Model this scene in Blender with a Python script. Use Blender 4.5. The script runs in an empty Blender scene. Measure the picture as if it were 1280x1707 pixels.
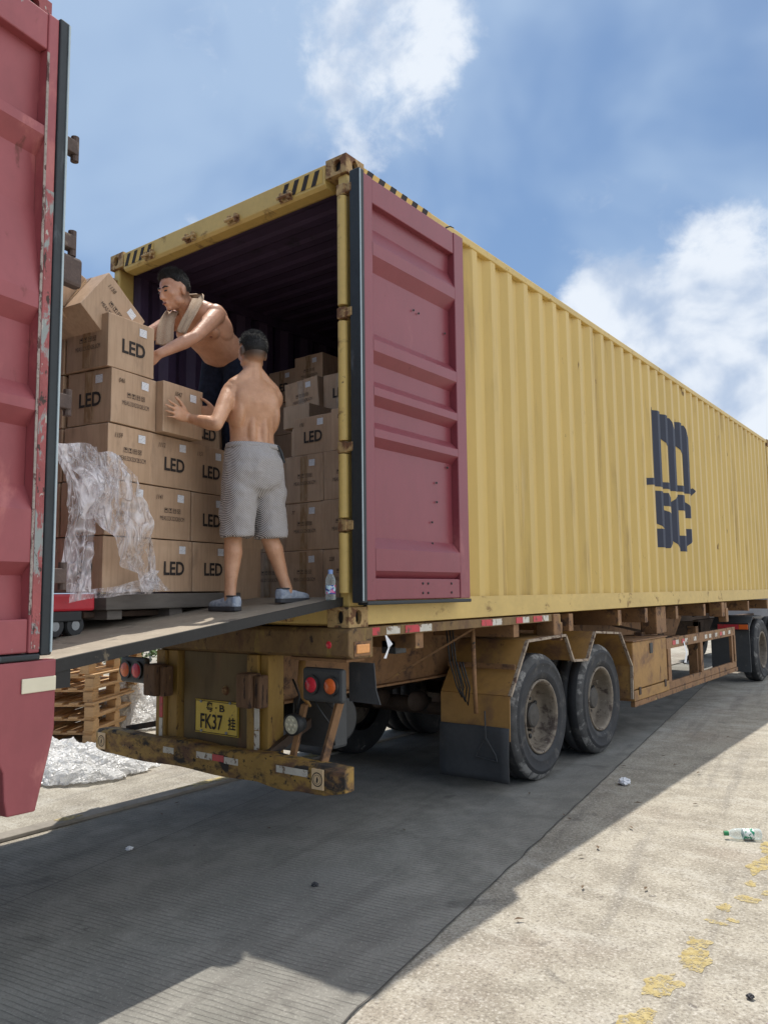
import bpy, bmesh, math, random
from mathutils import Vector as V, Matrix, noise as mnoise
import colorsys
random.seed(7)
sc = bpy.context.scene
COL = sc.collection
PI = math.pi
rad = math.radians

# ------------------------------------------------------------------ camera
cam_d = bpy.data.cameras.new('camera'); cam = bpy.data.objects.new('camera', cam_d); COL.objects.link(cam)
cam_d.sensor_fit = 'HORIZONTAL'; cam_d.sensor_width = 36; cam_d.lens = 36*1312.5/1280
cam_d.clip_start = .05; cam_d.clip_end = 3000
cr = V((.798502, .601888, -.011207)); cu = V((.069073, -.073111, .994929)); cf = V((-.598016, .795227, .099953))
cam.matrix_world = Matrix(((cr.x, cu.x, -cf.x, 2.92846), (cr.y, cu.y, -cf.y, -3.5463), (cr.z, cu.z, -cf.z, 1.54502), (0, 0, 0, 1)))
sc.camera = cam

# ------------------------------------------------------------------ light, sky, exposure
SUN = V((-.9, 1.075, 4.231)).normalized()
sl = bpy.data.lights.new('sun', 'SUN'); sl.energy = 3.5; sl.angle = rad(.55); sl.color = (1, .94, .84)
so = bpy.data.objects.new('sun', sl); COL.objects.link(so); so.rotation_euler = SUN.to_track_quat('Z', 'Y').to_euler()
sc.view_settings.view_transform = 'Standard'; sc.view_settings.look = 'None'; sc.view_settings.gamma = 1
sc.view_settings.exposure = .42

class NT:
    """small node-graph helper"""
    def __init__(s, tree): s.t = tree; s.n = tree.nodes; s.l = tree.links
    def add(s, typ, **kw):
        nd = s.n.new(typ)
        for k, v in kw.items(): setattr(nd, k, v)
        return nd
    def link(s, a, b): s.l.new(a, b)
    def val(s, sock, v):
        if hasattr(v, 'is_output') or isinstance(v, bpy.types.NodeSocket): s.l.new(v, sock)
        else: sock.default_value = v
    def math(s, op, a, b=0., c=None, clamp=False):
        nd = s.add('ShaderNodeMath', operation=op, use_clamp=clamp); s.val(nd.inputs[0], a); s.val(nd.inputs[1], b)
        if c is not None: s.val(nd.inputs[2], c)
        return nd.outputs[0]
    def vmath(s, op, a, b=(0, 0, 0)):
        nd = s.add('ShaderNodeVectorMath', operation=op); s.val(nd.inputs[0], a); s.val(nd.inputs[1], b)
        return nd.outputs['Value'] if op in ('DOT_PRODUCT', 'LENGTH', 'DISTANCE') else nd.outputs[0]
    def noise(s, vec, scale, detail=4, rough=.55, dist=0):
        nd = s.add('ShaderNodeTexNoise'); s.val(nd.inputs['Vector'], vec); nd.inputs['Scale'].default_value = scale
        nd.inputs['Detail'].default_value = detail; nd.inputs['Roughness'].default_value = rough; nd.inputs['Distortion'].default_value = dist
        return nd.outputs[0]
    def ramp(s, f, lo, hi, smooth=True):
        nd = s.add('ShaderNodeMapRange', interpolation_type='SMOOTHSTEP' if smooth else 'LINEAR'); s.val(nd.inputs[0], f)
        nd.inputs[1].default_value = lo; nd.inputs[2].default_value = hi; return nd.outputs[0]
    def mix(s, f, a, b):
        nd = s.add('ShaderNodeMix', data_type='RGBA'); s.val(nd.inputs[0], f)
        for k, v in ((6, a), (7, b)):
            if isinstance(v, tuple): nd.inputs[k].default_value = (v[0], v[1], v[2], 1)
            else: s.link(v, nd.inputs[k])
        return nd.outputs[2]
    def scale(s, vec, sc3): return s.vmath('MULTIPLY', vec, sc3)

W = bpy.data.worlds.new('World'); sc.world = W; W.use_nodes = True
n = NT(W.node_tree); n.n.clear()
out = n.add('ShaderNodeOutputWorld'); bg = n.add('ShaderNodeBackground')
sky = n.add('ShaderNodeTexSky', sky_type='NISHITA', sun_disc=False); sky.sun_elevation = rad(71.7); sky.sun_rotation = math.atan2(-.9, 1.075)
sky.air_density = 1.0; sky.dust_density = 1.6; sky.ozone_density = 1.5
tc = n.add('ShaderNodeTexCoord').outputs['Generated']
d = n.vmath('NORMALIZE', tc)
sx = n.add('ShaderNodeSeparateXYZ'); n.link(d, sx.inputs[0])
h = n.math('ADD', n.math('MAXIMUM', sx.outputs[2], 0), .35)
cb = n.add('ShaderNodeCombineXYZ'); n.link(n.math('DIVIDE', sx.outputs[0], h), cb.inputs[0]); n.link(n.math('DIVIDE', sx.outputs[1], h), cb.inputs[1]); n.link(n.math('MULTIPLY', sx.outputs[2], 1.6), cb.inputs[2])
dd = n.vmath('MULTIPLY', d, (1, 1, 1.25))
base = n.noise(dd, 4.2, 8, .55, .15)
puff = n.noise(dd, 15, 8, .60, .25)
dens = n.math('ADD', n.math('MULTIPLY', base, .52), n.math('MULTIPLY', puff, .48))
blob = None   # (direction, outer cos, inner cos, weight)
for c_, lo, hi, w_ in (((-.150, .960, .235), .973, .991, .37), ((-.315, .905, .285), .9915, .9988, .33), ((-.24, .93, .27), .990, .999, .26),
                       ((-.472, .650, .595), .9925, .9988, .24), ((-.492, .680, .545), .9945, .9992, .18), ((-.50, .60, .625), .9925, .999, .18), ((-.55, .60, .58), .975, .998, .075),
                       ((.75, .5, .4), .8, .97, .22), ((-.2, -.9, .4), .7, .97, .2), ((.9, .4, .25), .85, .99, .2)):
    dt = n.vmath('DOT_PRODUCT', d, V(c_).normalized()[:])
    m = n.math('MULTIPLY', n.ramp(dt, lo, hi), w_)
    blob = m if blob is None else n.math('MAXIMUM', blob, m)
cl = n.ramp(n.math('ADD', dens, blob), .60, .77)
shade = n.ramp(n.math('ADD', n.noise(n.vmath('ADD', dd, (.02, .02, -.05)), 9, 6, .5, .2), n.math('MULTIPLY', blob, .3)), .44, .66)
haze = n.ramp(sx.outputs[2], .75, -.02)
skyc = n.vmath('MULTIPLY', sky.outputs[0], (.061, .079, .092))
skyc = n.mix(n.math('MULTIPLY', haze, .5), skyc, (.29, .40, .60))
cloudc = n.mix(shade, (.38, .47, .62), (.68, .73, .80))
wl = n.ramp(n.vmath('DOT_PRODUCT', d, V((-.70, .42, .58)).normalized()[:]), .93, .995)
wisp = n.math('MULTIPLY', n.ramp(n.math('ADD', n.noise(dd, 3.0, 4, .5, .4), n.math('MULTIPLY', wl, .20)), .42, .68), .62)
skyc = n.mix(wisp, skyc, (.42, .54, .70))
back = n.ramp(n.vmath('DOT_PRODUCT', d, V((.86, .30, .40)).normalized()[:]), .25, .92)   # unseen bright cloud added right of the frame to fill the shaded side
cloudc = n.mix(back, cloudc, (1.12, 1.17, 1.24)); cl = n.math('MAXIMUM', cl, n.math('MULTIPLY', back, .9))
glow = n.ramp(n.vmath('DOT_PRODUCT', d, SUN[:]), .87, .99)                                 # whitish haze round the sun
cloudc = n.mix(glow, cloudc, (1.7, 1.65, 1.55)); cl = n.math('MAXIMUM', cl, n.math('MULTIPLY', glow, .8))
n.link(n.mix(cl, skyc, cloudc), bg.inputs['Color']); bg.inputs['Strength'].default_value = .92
n.link(bg.outputs[0], out.inputs[0])

# ------------------------------------------------------------------ materials
MATS = {}
def mat(name, col, rough=.6, metal=0., var=.12, vscale=6, stretch=(1, 1, 1), layers=(), bump=0., bscale=60, spec=.5, coord='world', sheen=0, trans=0):
    """col modulated by noise; layers = (colour, threshold, softness, scale, stretch, roughness) of dirt, rust or bare metal"""
    m = bpy.data.materials.new(name); m.use_nodes = True; k = NT(m.node_tree)
    bs = k.n['Principled BSDF']
    pos = k.add('ShaderNodeNewGeometry').outputs['Position'] if coord == 'world' else k.add('ShaderNodeTexCoord').outputs['Object']
    f = k.noise(k.scale(pos, stretch), vscale, 6, .6)
    f2 = k.noise(k.scale(pos, stretch), vscale*7, 4, .6)
    f = k.math('ADD', k.math('MULTIPLY', f, .65), k.math('MULTIPLY', f2, .35))
    f = k.ramp(f, .3, .7, False)
    lo = tuple(c*(1-var) for c in col); hi = tuple(min(1, c*(1+var)) for c in col)
    c = k.mix(f, lo, hi); r = rough; mt = metal
    for (lc, th, so_, ls, lst, lr) in layers:
        g = k.noise(k.scale(pos, lst), ls, 8, .65, .3)
        g = k.ramp(g, th, th+so_)
        c = k.mix(g, c, lc)
        nd = k.add('ShaderNodeMix', data_type='FLOAT'); k.val(nd.inputs[0], g); k.val(nd.inputs[2], r); k.val(nd.inputs[3], lr); r = nd.outputs[0]
    k.link(c, bs.inputs['Base Color']); k.val(bs.inputs['Roughness'], r); bs.inputs['Metallic'].default_value = metal
    bs.inputs['Specular IOR Level'].default_value = spec
    if bump:
        b = k.add('ShaderNodeBump'); b.inputs['Strength'].default_value = min(1, bump); b.inputs['Distance'].default_value = .004
        g = k.noise(k.scale(pos, stretch), bscale, 6, .6); k.link(g, b.inputs['Height']); k.link(b.outputs[0], bs.inputs['Normal'])
    MATS[name] = m; return m

RUST = (.11, .045, .02)
YEL = (.62, .42, .105)
M = dict(
 ywall=mat('yellow_container_paint', (.585, .405, .112), .42, var=.10, vscale=1.2, stretch=(1, 1, .25), layers=(((.40, .27, .085), .53, .20, 5, (1, 1, .10), .6), ((.17, .10, .04), .66, .05, 10, (1, 1, .25), .8), ((.68, .53, .27), .64, .14, 5, (1, 1, .05), .5), ((.13, .07, .03), .715, .02, 20, (1, 1, .5), .9)), bump=.15, bscale=14),
 ytrim=mat('yellow_rail_paint', (.58, .41, .13), .5, var=.14, vscale=3, stretch=(1, .5, 1), layers=(((.22, .13, .05), .58, .12, 6, (1, .6, 1), .8), ((.10, .05, .025), .66, .05, 14, (1, 1, 1), .85)), bump=.25, bscale=30),
 casting=mat('rusty_yellow_steel', (.42, .28, .12), .7, var=.3, vscale=10, layers=(((.16, .075, .035), .46, .12, 12, (1, 1, 1), .85), ((.05, .03, .02), .60, .08, 25, (1, 1, 1), .9)), bump=.6, bscale=60),
 maroon=mat('maroon_door_paint', (.225, .048, .062), .36, var=.10, vscale=2, stretch=(1, 1, .5), layers=(((.42, .15, .15), .60, .2, 3, (1, 1, .3), .5), ((.10, .03, .03), .70, .04, 16, (1, 1, .4), .8)), bump=.12, bscale=20),
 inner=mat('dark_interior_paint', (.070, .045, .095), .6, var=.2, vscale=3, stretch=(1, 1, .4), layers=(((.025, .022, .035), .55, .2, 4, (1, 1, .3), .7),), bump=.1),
 rwall=mat('worn_red_container_paint', (.31, .075, .085), .5, var=.16, vscale=2.2, stretch=(1, 1, .6), layers=(((.45, .15, .14), .54, .15, 3.5, (1, 1, .5), .55), ((.17, .05, .045), .62, .1, 7, (1, 1, .5), .7), ((.30, .31, .30), .695, .03, 9, (1, 1, .6), .6), ((.07, .045, .04), .72, .03, 15, (1, 1, .7), .85)), bump=.25, bscale=16),
 rworn=mat('scraped_red_edge', (.32, .08, .08), .6, var=.25, vscale=6, layers=(((.27, .30, .29), .50, .05, 9, (1, 1, .5), .6), ((.46, .43, .38), .60, .03, 24, (1, 1, .5), .6), ((.07, .045, .04), .60, .03, 20, (1, 1, .6), .85)), bump=.7, bscale=50),
 sealant=mat('cracked_sealant', (.33, .28, .25), .8, var=.4, vscale=40, layers=(((.10, .05, .045), .52, .06, 30, (1, 1, .5), .85),), bump=1, bscale=70),
 lug=mat('grimy_hinge_steel', (.09, .06, .05), .7, var=.4, vscale=20, layers=(((.22, .17, .13), .58, .1, 14, (1, 1, 1), .8),), bump=.6),
 gasket=mat('black_rubber_gasket', (.018, .024, .028), .55, var=.3, vscale=8, layers=(((.07, .08, .09), .60, .1, 10, (1, 1, .3), .6),)),
 gasketline=mat('pale_gasket_lip', (.42, .50, .53), .5, var=.1),
 ply=mat('plywood_floor', (.12, .08, .05), .7, var=.3, vscale=4, stretch=(1, .2, 1), bump=.3),
 chassis=mat('rusty_orange_chassis', (.25, .13, .055), .7, var=.3, vscale=4, layers=(((.36, .22, .07), .60, .1, 5, (1, 1, 1), .6), ((.09, .05, .032), .52, .12, 7, (1, 1, 1), .85), ((.045, .035, .03), .63, .06, 18, (1, 1, 1), .9)), bump=.5, bscale=35),
 chdark=mat('grimy_dark_chassis', (.085, .055, .038), .8, var=.3, vscale=4, layers=(((.035, .03, .028), .5, .2, 6, (1, 1, 1), .9),), bump=.4),
 beam=mat('rusty_yellow_beam', (.19, .115, .045), .75, var=.3, vscale=9, stretch=(1, 1, .5), layers=(((.33, .235, .05), .54, .22, 7, (1.5, 1.5, .5), .65), ((.10, .05, .032), .50, .22, 5, (1, 1, .6), .85), ((.04, .026, .02), .57, .12, 22, (1, 1, .7), .9)), bump=.9, bscale=45),
 postp=mat('faded_yellow_post', (.31, .185, .04), .65, var=.22, vscale=8, stretch=(1, 1, .3), layers=(((.20, .10, .04), .50, .22, 6, (1, 1, .3), .8), ((.07, .04, .025), .58, .12, 18, (1, 1, .5), .9)), bump=.7, bscale=45),
 panelp=mat('grimy_olive_panel', (.15, .105, .045), .7, var=.2, vscale=5, stretch=(1, 1, .3), layers=(((.20, .10, .055), .52, .25, 3, (1, 1, .4), .8), ((.09, .065, .035), .5, .3, 6, (1, 1, .2), .85)), bump=.3, bscale=30),
 blockp=mat('splintered_buffer_wood', (.16, .09, .05), .85, var=.4, vscale=9, stretch=(2, 2, .3), layers=(((.33, .19, .07), .58, .1, 12, (1, 1, .25), .8), ((.04, .025, .02), .55, .08, 16, (1.5, 1.5, .25), .9)), bump=1, bscale=60),
 bumperp=mat('chipped_bumper_paint', (.36, .215, .05), .7, var=.25, vscale=6, layers=(((.15, .08, .045), .44, .2, 5, (1, 1, 2), .85), ((.04, .033, .028), .50, .12, 7, (1, 1, 1.5), .9), ((.025, .022, .02), .58, .08, 26, (1, 1, 1), .9), ((.30, .28, .24), .69, .03, 24, (1, 1, 1), .7)), bump=1, bscale=40),
 yfender=mat('orange_mudguard_paint', (.36, .195, .055), .6, var=.22, vscale=3, layers=(((.17, .09, .05), .47, .22, 2.5, (1, 1, 1), .75), ((.09, .05, .03), .62, .08, 9, (1, 1, .6), .9)), bump=.4, bscale=25),
 fedge=mat('bare_mudguard_edge', (.34, .27, .20), .7, var=.4, vscale=14, layers=(((.12, .07, .05), .5, .1, 20, (1, 1, 1), .85),), bump=.5),
 rubber=mat('tyre_rubber', (.030, .031, .034), .8, var=.3, vscale=8, layers=(((.095, .09, .085), .52, .16, 6, (1, 1, 1), .9), ((.20, .20, .19), .66, .04, 9, (1, 1, 1), .9)), bump=.3, bscale=50),
 scuff=mat('scuffed_tyre_shoulder', (.075, .075, .075), .9, var=.4, vscale=14, layers=(((.24, .235, .225), .50, .08, 5, (1, 1, 1), .95),), bump=.5),
 tread=mat('tyre_tread', (.018, .019, .022), .9, var=.3, vscale=10, bump=.4),
 rim=mat('dusty_wheel_rim', (.20, .165, .125), .65, metal=.15, var=.3, vscale=12, layers=(((.07, .05, .04), .5, .15, 10, (1, 1, 1), .8), ((.36, .32, .26), .60, .12, 20, (1, 1, 1), .6)), bump=.3),
 hub=mat('dark_greasy_hub', (.06, .055, .05), .6, metal=.2, var=.4, vscale=20, bump=.4),
 flap=mat('dusty_mud_flap', (.05, .052, .055), .75, var=.25, vscale=4, layers=(((.12, .11, .10), .58, .2, 5, (1, 1, .4), .85),), bump=.2),
 black=mat('black_plastic', (.02, .022, .024), .5, var=.2),
 dgrey=mat('dark_grey_steel', (.055, .058, .06), .6, var=.2, layers=(((.12, .11, .10), .6, .15, 8, (1, 1, 1), .8),)),
 red_lens=mat('red_lens', (.62, .03, .05), .22, var=.2, vscale=120),
 orange_lens=mat('orange_lens', (.72, .14, .03), .22, var=.15, vscale=120),
 amber_lens=mat('amber_lens', (.80, .36, .12), .25, var=.15, vscale=60),
 tape_red=mat('red_reflective_tape', (.52, .035, .05), .4, var=.2, vscale=20, layers=(((.20, .08, .06), .56, .05, 16, (1, 1, 1), .8),)),
 tape_white=mat('white_reflective_tape', (.58, .55, .48), .4, var=.18, vscale=20, layers=(((.22, .15, .10), .54, .05, 16, (1, 1, 1), .8),)),
 cream=mat('cream_reflector', (.72, .66, .50), .4, var=.06, vscale=5, layers=(((.45, .38, .28), .66, .08, 12, (1, 1, 1), .7),)),
 sticker=mat('peach_sticker', (.72, .52, .30), .5, var=.1, vscale=20),
 ink=mat('black_ink', (.028, .022, .02), .8, var=.2),
 navy=mat('navy_logo_paint', (.012, .018, .042), .55, var=.25, vscale=4, stretch=(1, 1, .3)),
 inklite=mat('thin_black_ink', (.07, .05, .04), .8, var=.2),
 pen=mat('pen_ink', (.13, .085, .055), .8),
 plate=mat('yellow_plate', (.66, .47, .04), .45, var=.12, vscale=14, layers=(((.22, .14, .05), .60, .08, 18, (1, 1, 1), .8),), bump=.1),
 paper=mat('white_label_paper', (.78, .79, .82), .5, var=.04),
 wood=mat('pallet_wood', (.52, .33, .165), .75, var=.25, vscale=5, stretch=(1, 1, 4), layers=(((.26, .15, .075), .58, .12, 7, (1, 1, 3), .8),), bump=.4, bscale=40),
 slab=mat('weathered_pallet_slab', (.13, .115, .10), .75, var=.3, vscale=5, stretch=(.3, .3, 2), bump=.5),
 redsteel=mat('red_pallet_jack_paint', (.50, .02, .035), .35, var=.12, layers=(((.2, .03, .03), .6, .1, 8, (1, 1, 1), .6),)),
 rampm=mat('checker_ramp_plate', (.30, .255, .20), .7, var=.25, vscale=3, layers=(((.12, .105, .09), .56, .14, 3, (1, 1, 1), .7), ((.42, .37, .30), .60, .10, 12, (1, 1, 1), .7)), bump=.8, bscale=60),
 rampe=mat('dark_ramp_edge', (.02, .019, .018), .7, var=.3, layers=(((.15, .12, .08), .62, .08, 9, (1, 1, 1), .8),), bump=.4),
 bark=mat('bark', (.12, .09, .06), .9, var=.3, bump=.6),
 leaf=mat('leaf', (.075, .13, .03), .6, var=.4, vscale=9),
 galv=mat('galvanised_steel', (.32, .34, .35), .45, metal=.6, var=.15),
 brick=mat('far_wall_plaster', (.55, .53, .48), .85, var=.08),
)

def cardboard():
    m = bpy.data.materials.new('cardboard'); m.use_nodes = True; k = NT(m.node_tree); bs = k.n['Principled BSDF']
    obj = k.add('ShaderNodeObjectInfo').outputs['Random']
    pos = k.add('ShaderNodeNewGeometry').outputs['Position']
    f = k.noise(pos, 3, 5); g = k.noise(k.scale(pos, (1, 1, .08)), 55, 3); s = k.noise(pos, 26, 7, .7)
    c = k.mix(k.ramp(f, .3, .7), (.47, .31, .195), (.58, .40, .265))
    c = k.mix(k.math('MULTIPLY', k.ramp(g, .45, .6), .25), c, (.30, .19, .11))
    c = k.mix(k.math('MULTIPLY', k.ramp(s, .62, .72), .35), c, (.24, .15, .09))
    c = k.mix(k.math('MULTIPLY', obj, .35), c, (.31, .21, .14))
    pt = k.add('ShaderNodeNewGeometry').outputs['Pointiness']
    c = k.mix(k.math('MULTIPLY', k.ramp(pt, .53, .62), k.ramp(k.noise(pos, 30, 3), .35, .6)), c, (.62, .50, .38))
    c = k.mix(k.math('MULTIPLY', k.ramp(k.noise(k.scale(pos, (1, 1, .35)), 9, 5, .6, .6), .56, .70), .4), c, (.22, .145, .095))
    k.link(c, bs.inputs['Base Color']); bs.inputs['Roughness'].default_value = .6
    b = k.add('ShaderNodeBump'); b.inputs['Strength'].default_value = .35; b.inputs['Distance'].default_value = .006
    k.link(k.noise(pos, 7, 4), b.inputs['Height']); k.link(b.outputs[0], bs.inputs['Normal'])
    return m
M['card'] = cardboard()
def tape_mat():
    m = bpy.data.materials.new('clear_brown_tape'); m.use_nodes = True; k = NT(m.node_tree); bs = k.n['Principled BSDF']
    pos = k.add('ShaderNodeNewGeometry').outputs['Position']
    c = k.mix(k.ramp(k.noise(k.scale(pos, (1, 1, .3)), 40, 5), .4, .65), (.30, .19, .105), (.42, .29, .18))
    k.link(c, bs.inputs['Base Color']); bs.inputs['Roughness'].default_value = .18
    b = k.add('ShaderNodeBump'); b.inputs['Strength'].default_value = .5; b.inputs['Distance'].default_value = .003
    k.link(k.noise(pos, 45, 4, .6, .8), b.inputs['Height']); k.link(b.outputs[0], bs.inputs['Normal'])
    return m
M['tape'] = tape_mat()
def label_mat():
    m = bpy.data.materials.new('printed_white_label'); m.use_nodes = True; k = NT(m.node_tree); bs = k.n['Principled BSDF']
    uv = k.add('ShaderNodeTexCoord').outputs['Generated']
    sp = k.add('ShaderNodeSeparateXYZ'); k.link(uv, sp.inputs[0])
    lines = k.math('GREATER_THAN', k.math('FRACT', k.math('MULTIPLY', sp.outputs[1], 6.)), .62)
    nz = k.ramp(k.noise(k.scale(uv, (14, 3, 1)), 3, 2), .45, .5)
    f = k.math('MULTIPLY', k.math('MULTIPLY', lines, nz), .75)
    k.link(k.mix(f, (.80, .81, .84), (.16, .18, .24)), bs.inputs['Base Color']); bs.inputs['Roughness'].default_value = .45
    return m
M['label'] = label_mat()
def skin_mat(name, a, b_, head, fwd, fade=.88):
    """tanned skin; a short stubble fade sits at the back of the head below the hair"""
    m = bpy.data.materials.new(name); m.use_nodes = True; k = NT(m.node_tree); bs = k.n['Principled BSDF']
    pos = k.add('ShaderNodeTexCoord').outputs['Object']
    c = k.mix(k.ramp(k.noise(pos, 9, 6, .6), .35, .65), a, b_)
    c = k.mix(k.math('MULTIPLY', k.ramp(k.noise(pos, 38, 5, .65), .50, .68), .16), c, (a[0]*.72, a[1]*.60, a[2]*.55))
    c = k.mix(k.math('MULTIPLY', k.ramp(k.noise(pos, 140, 2), .66, .72), .35), c, (a[0]*.45, a[1]*.40, a[2]*.38))
    v_ = k.vmath('SUBTRACT', pos, tuple(head)); s_ = k.add('ShaderNodeSeparateXYZ'); k.link(v_, s_.inputs[0])
    bk = k.ramp(k.vmath('DOT_PRODUCT', v_, tuple(fwd)), .0, -.03); up_ = k.ramp(s_.outputs[2], -.088, -.018); nr = k.ramp(k.vmath('LENGTH', v_), .15, .125)
    st = k.math('MULTIPLY', k.math('MULTIPLY', bk, up_), nr)
    c = k.mix(k.math('MULTIPLY', st, fade), c, (.022, .02, .02))
    k.link(c, bs.inputs['Base Color']); k.link(k.math('ADD', k.math('MULTIPLY', k.noise(pos, 14, 4), .4), .22), bs.inputs['Roughness'])
    bs.inputs['Subsurface Weight'].default_value = .1; bs.inputs['Subsurface Radius'].default_value = (.02, .008, .004)
    b = k.add('ShaderNodeBump'); b.inputs['Strength'].default_value = .4; b.inputs['Distance'].default_value = .003
    k.link(k.math('ADD', k.noise(pos, 120, 3), k.math('MULTIPLY', k.noise(pos, 26, 4), 1.5)), b.inputs['Height']); k.link(b.outputs[0], bs.inputs['Normal'])
    return m
def fabric(name, c1, c2, sc_, kind='diag'):
    m = bpy.data.materials.new(name); m.use_nodes = True; k = NT(m.node_tree); bs = k.n['Principled BSDF']
    pos = k.add('ShaderNodeTexCoord').outputs['Object']
    if kind == 'diag':
        sp = k.add('ShaderNodeSeparateXYZ'); k.link(pos, sp.inputs[0])
        u_ = k.math('ADD', k.math('MULTIPLY', sp.outputs[0], .3), k.math('MULTIPLY', sp.outputs[1], .95))
        a = k.math('SINE', k.math('MULTIPLY', k.math('ADD', u_, sp.outputs[2]), sc_))
        b = k.math('SINE', k.math('MULTIPLY', k.math('SUBTRACT', u_, sp.outputs[2]), sc_*1.4))
        f = k.ramp(k.math('ADD', a, k.math('MULTIPLY', b, .45)), -.55, .55)
    else:
        f = k.ramp(k.noise(pos, sc_, 4), .35, .65)
    k.link(k.mix(f, c1, c2), bs.inputs['Base Color']); bs.inputs['Roughness'].default_value = .9
    bs.inputs['Specular IOR Level'].default_value = .2
    b = k.add('ShaderNodeBump'); b.inputs['Strength'].default_value = .5; b.inputs['Distance'].default_value = .004
    k.link(k.noise(pos, 90, 3), b.inputs['Height']); k.link(b.outputs[0], bs.inputs['Normal'])
    return m
M['skin'] = skin_mat('tanned_skin', (.50, .262, .15), (.61, .34, .21), (-.0115, .0034, 1.495), (-.958, .286, 0))
M['skin2'] = skin_mat('rosy_tanned_skin', (.46, .24, .155), (.57, .31, .205), (.210, -.572, 1.174), (0, -.9, 0), .55)
M['shorts'] = fabric('black_and_white_weave', (.13, .125, .13), (.60, .565, .55), 640)
M['pants'] = fabric('navy_trouser_cloth', (.006, .009, .02), (.011, .016, .034), 30, 'n')
M['towel'] = fabric('tan_terry_cloth', (.38, .28, .20), (.45, .34, .25), 160, 'n')
M['shoe'] = fabric('grey_canvas', (.26, .30, .38), (.42, .46, .52), 40, 'n')
M['sole'] = mat('shoe_sole', (.05, .05, .055), .7)
def hair_mat():
    m = bpy.data.materials.new('black_hair'); m.use_nodes = True; k = NT(m.node_tree); bs = k.n['Principled BSDF']
    pos = k.add('ShaderNodeTexCoord').outputs['Object']
    g = k.noise(k.scale(pos, (1, 1, .5)), 260, 3, .7)
    k.link(k.mix(k.ramp(g, .4, .7), (.005, .005, .006), (.028, .026, .026)), bs.inputs['Base Color']); bs.inputs['Roughness'].default_value = .6
    b = k.add('ShaderNodeBump'); b.inputs['Strength'].default_value = 1; b.inputs['Distance'].default_value = .004
    k.link(g, b.inputs['Height']); k.link(b.outputs[0], bs.inputs['Normal'])
    return m
M['hair'] = hair_mat()
def film(name, lo, hi, tint, sc_, stretch, big_w=.42):
    m = bpy.data.materials.new(name); m.use_nodes = True; k = NT(m.node_tree); bs = k.n['Principled BSDF']; o = k.n['Material Output']
    pos = k.scale(k.add('ShaderNodeNewGeometry').outputs['Position'], stretch)
    bs.inputs['Base Color'].default_value = (*tint, 1); bs.inputs['Roughness'].default_value = .22; bs.inputs['Specular IOR Level'].default_value = 1
    def ridge(s_, d_, p_):
        q = k.noise(pos, s_, 2, .5, d_); return k.math('POWER', k.math('SUBTRACT', 1., k.math('MULTIPLY', k.math('ABSOLUTE', k.math('SUBTRACT', q, .5)), 2.), clamp=True), p_)
    r1 = ridge(sc_*.8, 1.0, 14.); r2 = ridge(sc_*1.9, .8, 20.); r3 = ridge(sc_*4.2, .6, 26.)
    big = k.ramp(k.noise(pos, sc_*.6, 3), .45, .62)
    a = k.math('ADD', k.math('MAXIMUM', r1, k.math('MAXIMUM', k.math('MULTIPLY', r2, .8), k.math('MULTIPLY', r3, .5))), k.math('MULTIPLY', big, big_w))
    a = k.math('ADD', k.math('MULTIPLY', a, hi-lo), lo, clamp=True)
    b = k.add('ShaderNodeBump'); b.inputs['Strength'].default_value = .9; b.inputs['Distance'].default_value = .012
    k.link(k.math('ADD', r1, r2), b.inputs['Height']); k.link(b.outputs[0], bs.inputs['Normal'])
    tr = k.add('ShaderNodeBsdfTransparent'); tr.inputs[0].default_value = (.97, .97, .97, 1)
    tl = k.add('ShaderNodeBsdfTranslucent'); tl.inputs[0].default_value = (*tint, 1)
    s1 = k.add('ShaderNodeMixShader'); s1.inputs[0].default_value = .45; k.link(bs.outputs[0], s1.inputs[1]); k.link(tl.outputs[0], s1.inputs[2])
    s2 = k.add('ShaderNodeMixShader'); k.link(a, s2.inputs[0])
    k.link(tr.outputs[0], s2.inputs[1]); k.link(s1.outputs[0], s2.inputs[2]); k.link(s2.outputs[0], o.inputs[0])
    return m
M['wrap'] = film('clear_stretch_film', .08, 1.25, (.98, .95, .97), 7.5, (1, 1, .30), .22)
M['heap'] = film('crumpled_white_film', .72, 1.1, (.97, .975, .98), 7, (1, 1, 1))
def clearplastic(name, tint):
    m = bpy.data.materials.new(name); m.use_nodes = True; k = NT(m.node_tree); bs = k.n['Principled BSDF']; o = k.n['Material Output']
    bs.inputs['Base Color'].default_value = (*tint, 1); bs.inputs['Roughness'].default_value = .08
    tr = k.add('ShaderNodeBsdfTransparent'); tr.inputs[0].default_value = (.93, .96, .96, 1)
    s = k.add('ShaderNodeMixShader'); lw = k.add('ShaderNodeLayerWeight'); lw.inputs[0].default_value = .45
    k.link(k.math('ADD', k.math('MULTIPLY', lw.outputs[1], .6), .12), s.inputs[0]); k.link(tr.outputs[0], s.inputs[1]); k.link(bs.outputs[0], s.inputs[2]); k.link(s.outputs[0], o.inputs[0])
    return m
M['pet'] = clearplastic('clear_bottle_plastic', (.75, .85, .88))

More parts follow.
